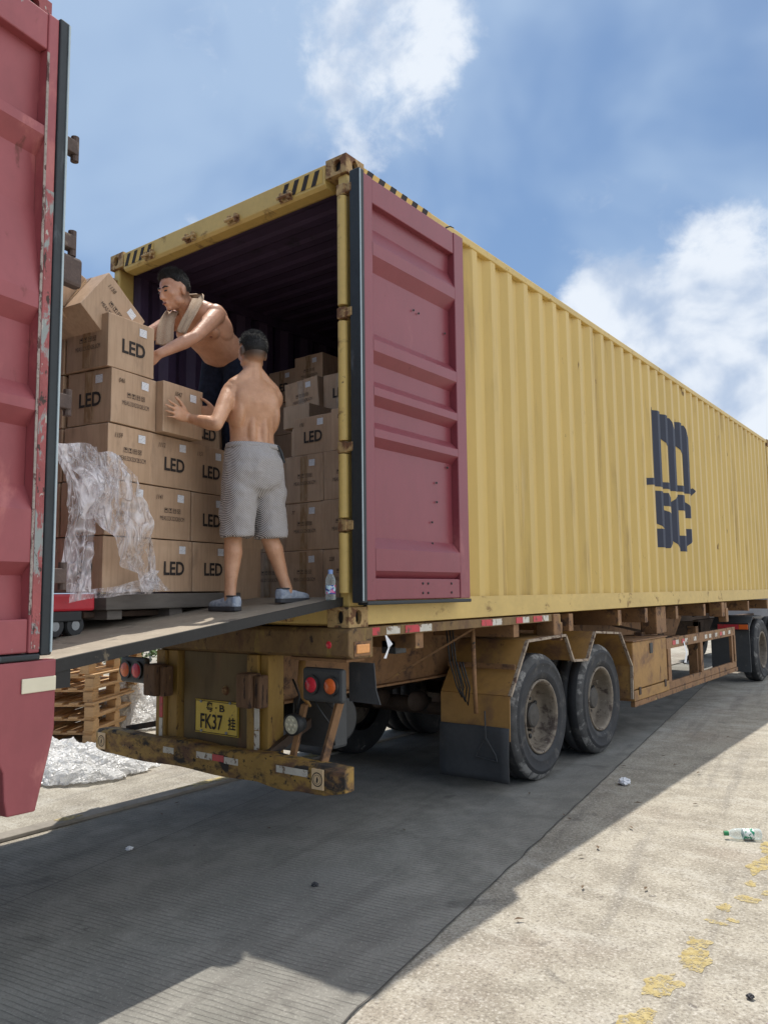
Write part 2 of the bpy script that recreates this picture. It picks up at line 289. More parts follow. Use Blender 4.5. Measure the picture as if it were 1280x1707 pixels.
# ------------------------------------------------------------------ mesh helpers
class MB:
    def __init__(s): s.v = []; s.f = []
    def add(s, vs, fs):
        o = len(s.v); s.v += [tuple(p) for p in vs]; s.f += [tuple(i+o for i in f) for f in fs]; return s
    def box(s, x0, x1, y0, y1, z0, z1, mx=None):
        vs = [V((x, y, z)) for x in (x0, x1) for y in (y0, y1) for z in (z0, z1)]
        if mx is not None: vs = [mx @ p for p in vs]
        return s.add(vs, [(0, 1, 3, 2), (4, 6, 7, 5), (0, 4, 5, 1), (2, 3, 7, 6), (0, 2, 6, 4), (1, 5, 7, 3)])
    def bar(s, a, b, w, h, up=(0, 0, 1)):
        a = V(a); b = V(b); d = (b-a).normalized(); sd = d.cross(V(up)).normalized(); u = sd.cross(d)
        vs = [p+sd*i*w/2+u*j*h/2 for p in (a, b) for i, j in ((-1, -1), (1, -1), (1, 1), (-1, 1))]
        return s.add(vs, [(0, 3, 2, 1), (4, 5, 6, 7), (0, 1, 5, 4), (1, 2, 6, 5), (2, 3, 7, 6), (3, 0, 4, 7)])
    def tube(s, pts, r, seg=10, cap=True):
        pts = [V(p) for p in pts]; rs = r if isinstance(r, (list, tuple)) else [r]*len(pts)
        rings = []
        for i, p in enumerate(pts):
            d = (pts[min(i+1, len(pts)-1)]-pts[max(i-1, 0)]).normalized()
            a = d.orthogonal().normalized() if i == 0 else (la - d*la.dot(d)).normalized()
            la = a; b = d.cross(a); rings.append([p+(a*math.cos(2*PI*k/seg)+b*math.sin(2*PI*k/seg))*rs[i] for k in range(seg)])
        return s.rings(rings, cap)
    def rings(s, rings, cap=True, closed=False):
        seg = len(rings[0]); vs = [p for r in rings for p in r]; fs = []
        m = len(rings)
        for i in range(m if closed else m-1):
            j = (i+1) % m
            for k in range(seg):
                k2 = (k+1) % seg; fs.append((i*seg+k, i*seg+k2, j*seg+k2, j*seg+k))
        if cap and not closed:
            c0 = sum((V(p) for p in rings[0]), V())/seg; c1 = sum((V(p) for p in rings[-1]), V())/seg
            vs += [c0, c1]; b = len(vs)-2
            for k in range(seg):
                k2 = (k+1) % seg; fs.append((b, k2, k)); fs.append((b+1, (m-1)*seg+k, (m-1)*seg+k2))
        return s.add(vs, fs)
    def lathe(s, prof, o=(0, 0, 0), ax='x', seg=48, cap=False):
        """prof = (along, radius)"""
        rings = []
        for a, r in prof:
            ring = []
            for k in range(seg):
                c, q = math.cos(2*PI*k/seg)*r, math.sin(2*PI*k/seg)*r
                ring.append(V(o)+(V((a, c, q)) if ax == 'x' else V((q, a, c)) if ax == 'y' else V((c, q, a))))
            rings.append(ring)
        return s.rings(rings, cap)
    def prism(s, poly, ax, a, b):
        """poly in the plane normal to ax; x: (y,z), y: (x,z), z: (x,y)"""
        def mk(t, p): return V((t, p[0], p[1])) if ax == 'x' else V((p[0], t, p[1])) if ax == 'y' else V((p[0], p[1], t))
        m = len(poly); vs = [mk(a, p) for p in poly]+[mk(b, p) for p in poly]
        fs = [tuple(range(m))[::-1], tuple(range(m, 2*m))]+[(i, (i+1) % m, m+(i+1) % m, m+i) for i in range(m)]
        return s.add(vs, fs)
    def ell(s, c, ax, r, seg=20, rin=12):
        """ellipsoid: centre, three axis vectors, three radii"""
        c = V(c); rings = []
        for i in range(1, rin):
            t = PI*i/rin
            rings.append([c+V(ax[2])*math.cos(t)*r[2]+(V(ax[0])*math.cos(2*PI*k/seg)*r[0]+V(ax[1])*math.sin(2*PI*k/seg)*r[1])*math.sin(t) for k in range(seg)])
        vs = [p for q in rings for p in q]; m = len(rings); fs = []
        for i in range(m-1):
            for k in range(seg): k2 = (k+1) % seg; fs.append((i*seg+k, (i+1)*seg+k, (i+1)*seg+k2, i*seg+k2))
        vs += [c+V(ax[2])*r[2], c-V(ax[2])*r[2]]; b = len(vs)-2
        for k in range(seg): k2 = (k+1) % seg; fs.append((b, k, k2)); fs.append((b+1, (m-1)*seg+k2, (m-1)*seg+k))
        return s.add(vs, fs)
    def build(s, name, m, parent=None, off=None, smooth=False, bevel=0, auto=None, seg=2):
        me = bpy.data.meshes.new(name)
        vs = s.v if off is None else [(p[0]-off[0], p[1]-off[1], p[2]-off[2]) for p in s.v]
        me.from_pydata(vs, [], s.f); me.validate(verbose=False)
        bm = bmesh.new(); bm.from_mesh(me); bmesh.ops.recalc_face_normals(bm, faces=bm.faces); bm.to_mesh(me); bm.free()
        me.materials.append(m)
        o = bpy.data.objects.new(name, me); COL.objects.link(o)
        if smooth: me.shade_smooth()
        if parent: o.parent = parent
        if bevel:
            b = o.modifiers.new('bevel', 'BEVEL'); b.width = bevel; b.segments = seg; b.limit_method = 'ANGLE'; b.angle_limit = rad(40)
        return o

def thing(name, label, cat, loc=(0, 0, 0), rz=0, group=None):
    o = bpy.data.objects.new(name, None); COL.objects.link(o); o.location = loc; o.rotation_euler = (0, 0, rz)
    o.empty_display_size = .1
    return tag(o, label, cat, group)
def tag(o, label, cat, group=None):
    o['label'] = label; o['category'] = cat
    if group: o['group'] = group
    return o
def struct(o, kind='structure'): o['kind'] = kind; return o

TXT = {}
def text_mesh(body, size=.1, off=0., cx=True, shear=0):
    key = (body, size, off, shear)
    if key in TXT: return TXT[key]
    cu_ = bpy.data.curves.new('text', 'FONT'); cu_.body = body; cu_.size = size; cu_.offset = off; cu_.align_x = 'CENTER'; cu_.align_y = 'CENTER'; cu_.shear = shear
    cu_.resolution_u = 3
    ob = bpy.data.objects.new('text', cu_); COL.objects.link(ob)
    dg = bpy.context.evaluated_depsgraph_get(); me = bpy.data.meshes.new_from_object(ob.evaluated_get(dg))
    COL.objects.unlink(ob); bpy.data.objects.remove(ob); TXT[key] = me; return me
def text(name, body, size, m, parent, mx, off=0., sx=1., shear=0):
    me = text_mesh(body, size, off, shear=shear)
    if not me.materials: me.materials.append(m)
    o = bpy.data.objects.new(name, me); COL.objects.link(o); o.parent = parent
    o.matrix_local = mx @ Matrix.Diagonal((sx, 1, 1, 1)); return o
def frame(o, right, up):
    r_ = V(right).normalized(); u_ = V(up).normalized(); n_ = r_.cross(u_)
    return Matrix(((r_.x, u_.x, n_.x, o[0]), (r_.y, u_.y, n_.y, o[1]), (r_.z, u_.z, n_.z, o[2]), (0, 0, 0, 1)))

# ------------------------------------------------------------------ ground
NV = V((.988, .151, 0)); VV = V((-.151, .988, 0)); RZ = math.atan2(.151, .988)
def ground_mat(name, kind):
    m = bpy.data.materials.new(name); m.use_nodes = True; k = NT(m.node_tree); bs = k.n['Principled BSDF']
    pos = k.add('ShaderNodeNewGeometry').outputs['Position']
    big = k.noise(pos, .55, 6, .6); mid = k.noise(pos, 3.2, 7, .65); fine = k.noise(pos, 150, 3, .7); sp = k.noise(pos, 70, 4, .75)
    if kind == 'grooved':
        c = k.mix(k.ramp(mid, .35, .65), (.195, .19, .168), (.285, .275, .245))
        c = k.mix(k.math('MULTIPLY', k.ramp(big, .42, .62), .45), c, (.165, .16, .15))
    else:
        c = k.mix(k.ramp(mid, .35, .65), (.27, .245, .20), (.39, .36, .30))
        c = k.mix(k.math('MULTIPLY', k.ramp(k.noise(k.scale(pos, (1, 2.2, 1)), 2.1, 7, .7, .5), .50, .66), .55), c, (.47, .45, .40))
        c = k.mix(k.math('MULTIPLY', k.ramp(big, .5, .65), .4), c, (.24, .19, .15))
    uu = k.vmath('DOT_PRODUCT', pos, (.988, .151, 0)); vv = k.vmath('DOT_PRODUCT', pos, (-.151, .988, 0))
    cmb = k.add('ShaderNodeCombineXYZ'); k.link(k.math('MULTIPLY', uu, 5.), cmb.inputs[0]); k.link(k.math('MULTIPLY', vv, .35), cmb.inputs[1])
    trk = k.ramp(k.noise(cmb.outputs[0], 1.2, 5, .55), .52, .68)
    c = k.mix(k.math('MULTIPLY', trk, .38), c, (.13, .12, .11))
    oil = k.ramp(k.noise(pos, 1.9, 3, .5, .8), .66, .72)
    c = k.mix(k.math('MULTIPLY', oil, .45), c, (.08, .075, .07))
    spots = k.ramp(k.noise(pos, 11, 2, .4), .74, .77)
    c = k.mix(k.math('MULTIPLY', spots, .6), c, (.09, .08, .075))
    amt = .5 if kind == 'grooved' else .8
    c = k.mix(k.math('MULTIPLY', k.ramp(sp, .52, .66), amt), c, (.14, .12, .105) if kind != 'grooved' else (.17, .16, .145))
    c = k.mix(k.math('MULTIPLY', k.ramp(sp, .46, .36), amt*.8), c, (.56, .53, .48) if kind != 'grooved' else (.42, .41, .37))
    c = k.mix(k.math('MULTIPLY', k.ramp(fine, .5, .7), .35), c, (.10, .09, .08))
    h_ = k.math('ADD', k.math('MULTIPLY', sp, .5), k.math('MULTIPLY', fine, .35))
    if kind == 'grooved':
        wob = k.math('MULTIPLY', k.math('SUBTRACT', k.noise(k.scale(pos, (.5, 1, 1)), 5, 3), .5), .05)
        t = k.math('ADD', k.vmath('DOT_PRODUCT', pos, (-.151, .988, 0)), wob)
        ln = k.math('FRACT', k.math('MULTIPLY', t, 31.))
        gr = k.math('MULTIPLY', k.ramp(ln, .30, .12), k.ramp(k.noise(pos, 6, 5), .36, .54))
        c = k.mix(k.math('MULTIPLY', gr, .28), c, (.12, .11, .10))
        h_ = k.math('SUBTRACT', h_, k.math('MULTIPLY', gr, 1.3))
        stain = k.ramp(k.noise(pos, 1.3, 4, .5, 1.5), .63, .70)
        c = k.mix(k.math('MULTIPLY', stain, .3), c, (.09, .085, .08))
    k.link(c, bs.inputs['Base Color']); bs.inputs['Roughness'].default_value = .88; bs.inputs['Specular IOR Level'].default_value = .3
    b = k.add('ShaderNodeBump'); b.inputs['Strength'].default_value = .8; b.inputs['Distance'].default_value = .004
    k.link(h_, b.inputs['Height']); k.link(b.outputs[0], bs.inputs['Normal'])
    return m
g = MB().add([(-250, -250, -.004), (250, -250, -.004), (250, 250, -.004), (-250, 250, -.004)], [(0, 1, 2, 3)]).build('ground', ground_mat('rough_speckled_concrete', 'rough'))
struct(g)
JO = V((.79, .1, 0))   # the joint between the grooved lane and the rough concrete runs along VV from here
def lane(a, b_, c_): p = JO+NV*a+VV*b_; return (p.x, p.y, c_)
rd = MB().add([lane(-2.9, -30, .0), lane(0, -30, .0), lane(0, 60, .0), lane(-2.9, 60, .0)], [(0, 1, 2, 3)]).build('road', ground_mat('grooved_lane_concrete', 'grooved'))
struct(rd)
def wobble_strip(name, p0, p1, w, z, m, steps, amp, seed, freq=9):
    mb = MB(); p0 = V(p0); p1 = V(p1); dd = (p1-p0); L = dd.length; dd.normalize(); sd = V((dd.y, -dd.x, 0)); rows = []
    for i in range(steps+1):
        t = L*i/steps; c_ = p0+dd*t; o_ = mnoise.noise(V((t*freq*.35, seed, 0)))*amp
        ww = w*(.6+.8*abs(mnoise.noise(V((t*freq, seed+5, 1)))))
        rows.append((c_+sd*(o_-ww/2), c_+sd*(o_+ww/2)))
    vs = [(p.x, p.y, z) for r_ in rows for p in r_]
    mb.add(vs, [(2*i, 2*i+1, 2*i+3, 2*i+2) for i in range(steps)])
    return mb.build(name, m)
M['crack'] = mat('dirt_in_joint', (.07, .065, .06), .95)
struct(wobble_strip('expansion_joint', lane(0, -3.2, 0), lane(0, 14, 0), .008, .006, M['crack'], 300, .016, 1, 14))
struct(wobble_strip('expansion_joint', lane(-2.85, 3.0, 0), lane(3.5, 3.35, 0), .007, .0065, M['crack'], 120, .01, 2))
struct(wobble_strip('expansion_joint', lane(-2.0, -2.6, 0), lane(-2.3, 3.0, 0), .006, .0062, M['crack'], 100, .01, 4))
kerb = MB().box(-2.22, -2.09, -6, 14, -.002, .022).build('kerb', mat('kerb_concrete', (.26, .235, .20), .9, var=.25, vscale=5, bump=.5, bscale=40), bevel=.006)
struct(kerb)
pv = MB().add([(-40, -40, .012), (-2.22, -40, .012), (-2.22, 60, .012), (-40, 60, .012)], [(0, 1, 2, 3)]).build('pavement', ground_mat('pale_yard_concrete', 'pale'))
struct(pv)
M['ypaint'] = mat('worn_yellow_road_paint', (.46, .34, .11), .85, var=.3, vscale=20, layers=(((.34, .30, .24), .50, .10, 26, (1, 1, 1), .9),), bump=.6, bscale=90)
def worn_paint():
    m = bpy.data.materials.new('worn_through_yellow_paint'); m.use_nodes = True; k = NT(m.node_tree); bs = k.n['Principled BSDF']; o = k.n['Material Output']
    pos = k.add('ShaderNodeNewGeometry').outputs['Position']
    k.link(k.mix(k.ramp(k.noise(pos, 30, 5), .35, .65), (.40, .31, .12), (.50, .41, .20)), bs.inputs['Base Color']); bs.inputs['Roughness'].default_value = .9
    a = k.math('ADD', k.math('MULTIPLY', k.noise(pos, 22, 5, .7), .6), k.math('MULTIPLY', k.noise(pos, 110, 3, .7), .4))
    tr = k.add('ShaderNodeBsdfTransparent'); sh_ = k.add('ShaderNodeMixShader')
    k.link(k.math('MULTIPLY', k.ramp(a, .40, .54), .82), sh_.inputs[0]); k.link(tr.outputs[0], sh_.inputs[1]); k.link(bs.outputs[0], sh_.inputs[2]); k.link(sh_.outputs[0], o.inputs[0]); return m
M['ypaint'] = worn_paint()
def patch(cx, cy, rx, ry, z, seed, name='yellow_marking', rz=0):
    m_ = 70; vs = [(cx, cy, z)]
    for i in range(m_):
        a = 2*PI*i/m_; q = 1+.55*mnoise.noise(V((math.cos(a)*1.6, math.sin(a)*1.6, seed)))+.35*mnoise.noise(V((math.cos(a)*2.7, math.sin(a)*2.7, seed+3)))+.10*mnoise.noise(V((math.cos(a)*9, math.sin(a)*9, seed+3)))
        x, y = rx*q*math.cos(a), ry*q*math.sin(a)
        vs.append((cx+x*math.cos(rz)-y*math.sin(rz), cy+x*math.sin(rz)+y*math.cos(rz), z))
    return MB().add(vs, [(0, i+1, (i+1) % m_+1) for i in range(m_)])
pm = MB()
for i, (x, y, rx, ry) in enumerate(((1.845, -.64, .065, .10), (1.83, -.30, .052, .10), (1.86, -.02, .062, .11), (1.84, .16, .045, .06), (1.84, .42, .045, .025), (1.90, .49, .03, .02), (1.83, .63, .035, .05), (1.90, .80, .055, .05), (1.95, .93, .02, .03), (1.86, 1.03, .03, .04), (1.84, 1.36, .06, .14), (1.83, 1.72, .06, .18), (1.82, 2.3, .06, .2), (1.81, 3.0, .05, .2), (1.8, 3.8, .06, .25), (1.8, 4.7, .06, .2))):
    pm2 = patch(x, y, rx, ry, -.0012, i*2.3); pm.add(pm2.v, pm2.f)
struct(pm.build('road_marking', M['ypaint']))
pm = MB()
for i, (x, y, rx, ry) in enumerate(((-2.155, .92, .06, .34), (-2.16, -.42, .05, .09), (-2.15, 2.2, .06, .5))):
    q = patch(x, y, rx, ry, .0262, i*3.1+.5); pm.add(q.v, q.f)
struct(pm.build('kerb_marking', M['ypaint']))

# ------------------------------------------------------------------ container
PITCH, DEP = .2865, .042
def corr(y):
    """outer-skin offset (0 = proud, -DEP = recessed) along the corrugated wall"""
    t = (y-.0965) % PITCH
    if t < .075: return 0.
    if t < .1433: return -DEP*(t-.075)/.0683
    if t < .2182: return -DEP
    return -DEP*(1-(t-.2182)/.0683)
def corr_pts(y0, y1):
    ks = [y0]; base_ = .0965
    i = math.floor((y0-base_)/PITCH)
    while True:
        for o_ in (0, .075, .1433, .2182):
            y = base_+i*PITCH+o_
            if y0 < y < y1: ks.append(y)
        i += 1
        if base_+i*PITCH > y1: break
    ks.append(y1); return ks
def door_mesh(side, LX, z0, z1, wid, ribs, fw=.125):
    """door folded back against the side at x = LX (side +1 right, -1 left); returns frame and panel builders; inner face looks away from the wall"""
    fr = MB(); s = side
    def X(a): return LX+s*a
    def bx(a0, a1, y0, y1, za, zb): fr.box(min(X(a0), X(a1)), max(X(a0), X(a1)), y0, y1, za, zb)
    bx(.045, .105, .035, fw, z0, z1); bx(.045, .105, wid-.13, wid-.005, z0, z1)
    bx(.045, .100, fw, wid-.13, z1-.16, z1-.002); bx(.045, .098, fw, wid-.13, z0+.002, z0+.13)
    pn = MB()
    prof = ribs; y0, y1 = fw, wid-.13
    vs = []; fs = []
    for z, dd in prof: vs += [(X(dd), y0, z), (X(dd), y1, z)]
    for i in range(len(prof)-1): fs.append((2*i, 2*i+1, 2*i+3, 2*i+2))
    pn.add(vs, fs)
    # side slopes that close the rib ends
    bk = [(X(.045), y0, z0), (X(.045), y1, z0), (X(.045), y1, z1), (X(.045), y0, z1)]
    pn.add(bk, [(0, 1, 2, 3)])
    return fr, pn
def container(name, label, loc, rz, P, front_side, ribs, doorz, logo=False):
    """rear opening at local y=0, body along +y, local x from -2.438 to 0"""
    R_ = thing(name, label, 'container', loc, rz)
    Wd, L, H = 2.438, 12.19, 2.896
    # corrugated side skins
    for sgn, xx in ((1, 0.), (-1, -Wd)):
        mb = MB(); ys = corr_pts(.165, L-.16); zs = (.165, 2.83); vs = []
        for y in ys:
            x = xx+sgn*(corr(y)-.014)
            vs += [(x, y, zs[0]), (x, y, zs[1])]
        mb.add(vs, [(2*i, 2*i+2, 2*i+3, 2*i+1) for i in range(len(ys)-1)])
        mb.build('side_wall', P['wall'], R_)
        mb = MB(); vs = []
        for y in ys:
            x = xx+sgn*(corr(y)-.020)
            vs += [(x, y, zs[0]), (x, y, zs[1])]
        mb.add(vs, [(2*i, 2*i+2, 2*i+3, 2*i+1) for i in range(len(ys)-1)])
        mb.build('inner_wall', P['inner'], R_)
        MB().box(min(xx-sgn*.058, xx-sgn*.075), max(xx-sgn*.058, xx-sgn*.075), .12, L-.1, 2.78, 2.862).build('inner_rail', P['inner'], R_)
        a, b = sorted((xx-sgn*.006, xx-sgn*.057))
        r1 = MB().box(a, b, .178, L-.178, 2.825, 2.885); r1.build('top_rail', P['trim'], R_, bevel=.008)
        # bottom rail: a C section with a slight lip
        rl = MB().prism([(xx-sgn*.004, .165), (xx-sgn*.004, .012), (xx-sgn*.05, .004), (xx-sgn*.05, .02), (xx-sgn*.012, .03), (xx-sgn*.012, .155), (xx-sgn*.06, .165)], 'y', .178, L-.178)
        rl.build('bottom_rail', P['trim'], R_)
    if P.get('haz'):
        for sgn, xx in ((1, 0.), (-1, -Wd)):
            hz = MB().add([(xx-sgn*.0035, .185, 2.833), (xx-sgn*.0035, .95, 2.833), (xx-sgn*.0035, .95, 2.880), (xx-sgn*.0035, .185, 2.880)], [(0, 1, 2, 3)]).build('hazard_strip', P['haz'], R_)
            st = MB()
            for i in range(6):
                y = .20+.125*i; st.add([(xx-sgn*.002, y, 2.832), (xx-sgn*.002, y+.06, 2.832), (xx-sgn*.002, y+.085, 2.881), (xx-sgn*.002, y+.025, 2.881)], [(0, 1, 2, 3)])
            st.build('black_stripes', M['ink'], hz)
    # roof, corrugated across
    mb = MB(); ys = []
    y = .12
    while y < L-.12: ys += [(y, 0), (y+.09, 0), (y+.125, -.012), (y+.195, -.012)]; y += .23
    for dz, nm, m_ in ((0, 'roof', P['wall']), (-.008, 'ceiling', P['inner'])):
        q = MB(); vs = []
        for yy, zz in ys: vs += [(-Wd+.04, yy, 2.872+zz+dz), (-.04, yy, 2.872+zz+dz)]
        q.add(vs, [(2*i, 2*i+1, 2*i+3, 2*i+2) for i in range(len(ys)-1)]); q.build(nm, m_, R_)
    MB().box(-Wd+.062, -.062, .10, L-.1, .12, .163).build('floor', M['ply'], R_)
    q = MB()
    for i in range(40): q.box(-Wd+.07, -.07, .3+i*.3, .345+i*.3, .005, .118)
    q.build('cross_members', M['chdark'], R_)
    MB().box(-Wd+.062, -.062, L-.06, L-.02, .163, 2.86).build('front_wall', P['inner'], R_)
    # header with lip, sill
    MB().prism([(-.002, 2.878), (.12, 2.885), (.12, 2.735), (.09, 2.725), (.02, 2.732), (-.002, 2.75)], 'x', -Wd+.17, -.17).build('door_header', P['trim'], R_, bevel=.006)
    MB().prism([(.002, .15), (.10, .165), (.10, .012), (.03, .008), (.002, .02)], 'x', -Wd+.168, -.168).build('door_sill', P['trim'], R_, bevel=.006)
    # hazard stripes on header
    for side in (-1, 1):
        cx0 = -.19 if side > 0 else -Wd+.19+.36
        mb = MB(); mb.add([(cx0, -.0045, 2.765), (cx0, -.0045, 2.855), (cx0-.36, -.0045, 2.855), (cx0-.36, -.0045, 2.765)], [(0, 1, 2, 3)])
        if P.get('haz'):
            hz = mb.build('hazard_strip', P['haz'], R_)
            st = MB()
            for i in range(4):
                x = cx0-.02-.088*i
                st.add([(x, -.006, 2.857), (x-.04, -.006, 2.857), (x-.075, -.006, 2.763), (x-.035, -.006, 2.763)], [(0, 1, 2, 3)])
            st.build('black_stripes', M['ink'], hz)
    for x in (-.5, -1.0, -1.45, -1.93):
        k = MB(); k.box(x-.045, x-.02, -.03, -.0, 2.742, 2.80); k.box(x+.02, x+.045, -.03, -.0, 2.742, 2.80); k.box(x-.055, x+.055, -.010, .0, 2.735, 2.79); k.tube([(x-.06, -.035, 2.762), (x+.06, -.02, 2.772)], .012, 8)
        k.build('cam_keeper', P['cast'], R_, bevel=.004)
        k = MB(); k.box(x-.045, x-.02, -.028, .001, .03, .075); k.box(x+.02, x+.045, -.028, .001, .03, .075); k.box(x-.055, x+.055, -.010, .001, .03, .085)
        k.build('cam_keeper', P['cast'], R_, bevel=.004)
    # corner posts with hinge pins
    for sgn, xx in ((1, 0.), (-1, -Wd)):
        for y0_, y1_ in ((.02, .16), (L-.16, L-.01)):
            a, b = sorted((xx-sgn*.012, xx-sgn*.085))
            MB().box(a, b, y0_, y1_, .117, 2.78).build('corner_post', P['trim'], R_, bevel=.012)
        zc = [(.20, .55), (.64, 1.02), (1.10, 1.83), (1.93, 2.62)]
        for a, b in zc:
            q = MB().tube([(xx-sgn*.03, -.001, a), (xx-sgn*.03, -.001, b)], .032, 16); q.build('hinge_tube', P['trim'], R_, smooth=False, bevel=.004)
        for z in (.36+.235, 1.06, 1.88, 2.66):
            q = MB().box(min(xx-sgn*.06, xx+sgn*.004), max(xx-sgn*.06, xx+sgn*.004), -.026, .03, z-.035, z+.035)
            q.box(min(xx-sgn*.004, xx+sgn*.05), max(xx-sgn*.004, xx+sgn*.05), -.018, .012, z-.028, z+.028)
            q.build('hinge_lug', P['cast'], R_, bevel=.006)
        # corner castings with oval holes (rear), plain openings front
        for z0_ in (0., 2.778):
            for y0_ in (-.004, L-.174):
                c_ = MB(); x0_, x1_ = sorted((xx-sgn*.162, xx+sgn*.003)); y1_ = y0_+.178; z1_ = z0_+.118
                # shell with oval apertures in the end and side faces
                def holed(face, a0, a1, b0, b1, fix, ca, cb_, ra, rb):
                    mq = 24; ring = []; outer = []
                    for i in range(mq):
                        an = 2*PI*i/mq; ca_, sa_ = math.cos(an), math.sin(an)
                        ring.append((ca+ra*ca_, cb_+rb*(1 if sa_ > 0 else -1)*abs(sa_)**.75))
                        t_ = min((a1-ca if ca_ > 0 else ca-a0)/max(abs(ca_), 1e-6), (b1-cb_ if sa_ > 0 else cb_-b0)/max(abs(sa_), 1e-6))
                        outer.append((ca+t_*ca_, cb_+t_*sa_))
                    def mk(p, dd): return V((p[0], fix+dd, p[1])) if face == 'y' else V((fix+dd, p[0], p[1]))
                    din = .03 if face == 'y' and fix < L/2 else -.03 if face == 'y' else -sgn*.03
                    vs = [mk(p, 0) for p in outer]+[mk(p, 0) for p in ring]+[mk(p, din) for p in ring]
                    fs = []
                    for i in range(mq):
                        j = (i+1) % mq; fs += [(i, j, mq+j, mq+i), (mq+i, mq+j, 2*mq+j, 2*mq+i)]
                    c_.add(vs, fs)
                    # corner triangles
                    for (pa, pb) in ((a0, b0), (a1, b0), (a1, b1), (a0, b1)):
                        near = sorted(range(mq), key=lambda i: (outer[i][0]-pa)**2+(outer[i][1]-pb)**2)[:2]
                        c_.add([mk((pa, pb), 0), mk(outer[near[0]], 0), mk(outer[near[1]], 0)], [(0, 1, 2)])
                yo = y0_ if y0_ < 1 else y1_
                zm = (z0_+z1_)/2
                holed('y', x0_, x1_, z0_, z1_, yo, xx-sgn*.07, zm, .030, .040)
                holed('x', y0_, y1_, z0_, z1_, xx+sgn*.003, (y0_+y1_)/2, zm, .028, .042)
                xi = xx-sgn*.162; yi = y1_ if y0_ < 1 else y0_
                c_.add([(xi, y0_, z0_), (xi, y1_, z0_), (xi, y1_, z1_), (xi, y0_, z1_)], [(0, 1, 2, 3)])
                c_.add([(x0_, yi, z0_), (x1_, yi, z0_), (x1_, yi, z1_), (x0_, yi, z1_)], [(0, 1, 2, 3)])
                for zz in (z0_, z1_): c_.add([(x0_, y0_, zz), (x1_, y0_, zz), (x1_, y1_, zz), (x0_, y1_, zz)], [(0, 1, 2, 3)])
                cc_ = c_.build('corner_casting', P['cast'], R_)
                MB().box(x0_+.035, x1_-.035, y0_+.035, y1_-.035, z0_+.012, z1_-.012).build('casting_core', M['black'], cc_)
        # the door folded back
        z0_, z1_ = doorz
        fr, pn = door_mesh(sgn, xx, z0_, z1_, 1.20, ribs, P.get('fw', .125))
        dr = fr.build('door', P['door'], R_, bevel=.006)
        pn.build('door_panel', P['door'], dr)
        gk = MB(); a, b = sorted((xx+sgn*.035, xx+sgn*.112)); gk.box(a, b, -.014, .034, z0_-.012, z1_+.010); gk.box(a, b, .036, 1.198, z0_-.026, z0_-.003)
        gk.build('gasket', M['gasket'], dr, bevel=.006)
        gl = MB(); a, b = sorted((xx+sgn*.112, xx+sgn*.117)); gl.box(a, b, -.012, -.004, z0_, z1_); gl.build('gasket_lip', M['gasketline'], dr)
        for (yy, zz) in ((.62, 2.06), (.68, 2.055), (1.0, 2.0), (.62, 1.12), (.68, 1.11), (1.0, 1.05), (.86, .93), (.86, .80), (.80, .66), (.80, .52), (.62, z0_+.10), (.68, z0_+.10), (.62, z0_+.04), (.68, z0_+.04), (.96, z0_+.10), (.96, z0_+.04)):
            xo = xx+sgn*(.10 if zz < z0_+.13 else .060); rv = MB(); rv.ell((xo, yy, zz), ((1, 0, 0), (0, 1, 0), (0, 0, 1)), (.006, .008, .008), 8, 6); rv.build('rivet', M['black'], dr)
        MB().tube([(xx+sgn*.06, 1.02, z1_+.005), (xx+sgn*.07, 1.03, z1_+.03), (xx+sgn*.085, 1.06, z1_+.045), (xx+sgn*.09, 1.10, z1_+.046)], [.008, .007, .005, .003], 6).build('bent_hook', M['black'], dr)
        # locking bars on the outer face of the door, against the wall
        for yy in (.35, .85):
            MB().tube([(xx+sgn*.028, yy, z0_+.03), (xx+sgn*.028, yy, z1_-.03)], .014, 10).build('lock_rod', M['galv'], dr)
    return R_
# yellow one
def ribprof(z0, z1, ups, lo=.058, hi=.098):
    pr = [(z0, hi-.004)]
    for (a, b, c_, d_) in ups: pr += [(a, lo), (b, hi), (c_, hi), (d_, lo)]
    pr.append((z1, lo)); return pr
# ribs from the sill up, each (start of the lower slope, front, front end, upper slope end)
yr = [(.155+.13, .058)]
for a, b, c_, d_ in ((.27, .33, .46, .53), (1.08, 1.13, 1.18, 1.235), (1.335, 1.385, 1.435, 1.49), (1.60, 1.66, 1.73, 1.79), (2.18, 2.26, 2.34, 2.46)):
    yr += [(a, .049), (b, .104), (c_, .104), (d_, .049)]
yr.append((2.60, .056))
MYH = mat('hazard_yellow', (.62, .40, .08), .5, var=.1)
YC = container('shipping_container', 'yellow corrugated shipping container, doors open, with dark msc lettering, on the orange trailer', (0, 0, 1.335), 0,
    dict(wall=M['ywall'], trim=M['ytrim'], cast=M['casting'], inner=M['inner'], door=M['maroon'], haz=MYH), 1, yr, (.155, 2.753))
# msc lettering, painted onto the corrugations: convex pieces clipped at each fold
def clip(poly, axis_val, keep_gt):
    o_ = []
    for i in range(len(poly)):
        a, b = poly[i], poly[(i+1) % len(poly)]
        ia = (a[0] >= axis_val) if keep_gt else (a[0] <= axis_val); ib = (b[0] >= axis_val) if keep_gt else (b[0] <= axis_val)
        if ia: o_.append(a)
        if ia != ib:
            t = (axis_val-a[0])/(b[0]-a[0]); o_.append((axis_val, a[1]+(b[1]-a[1])*t))
    return o_
def on_wall(name, polys, m, parent, lift=.0025):
    mb = MB(); ys = corr_pts(.2, 12.)
    for pi_, poly in enumerate(polys):
        lift += .0003
        for i in range(len(ys)-1):
            q = clip(clip(poly, ys[i], True), ys[i+1], False)
            if len(q) > 2: mb.add([(corr(y*1.0 if ys[i] < y < ys[i+1] else min(max(y, ys[i]+1e-6), ys[i+1]-1e-6))-.014+lift, y, z-1.335) for y, z in q], [tuple(range(len(q)))])
    return mb.build(name, m, parent)
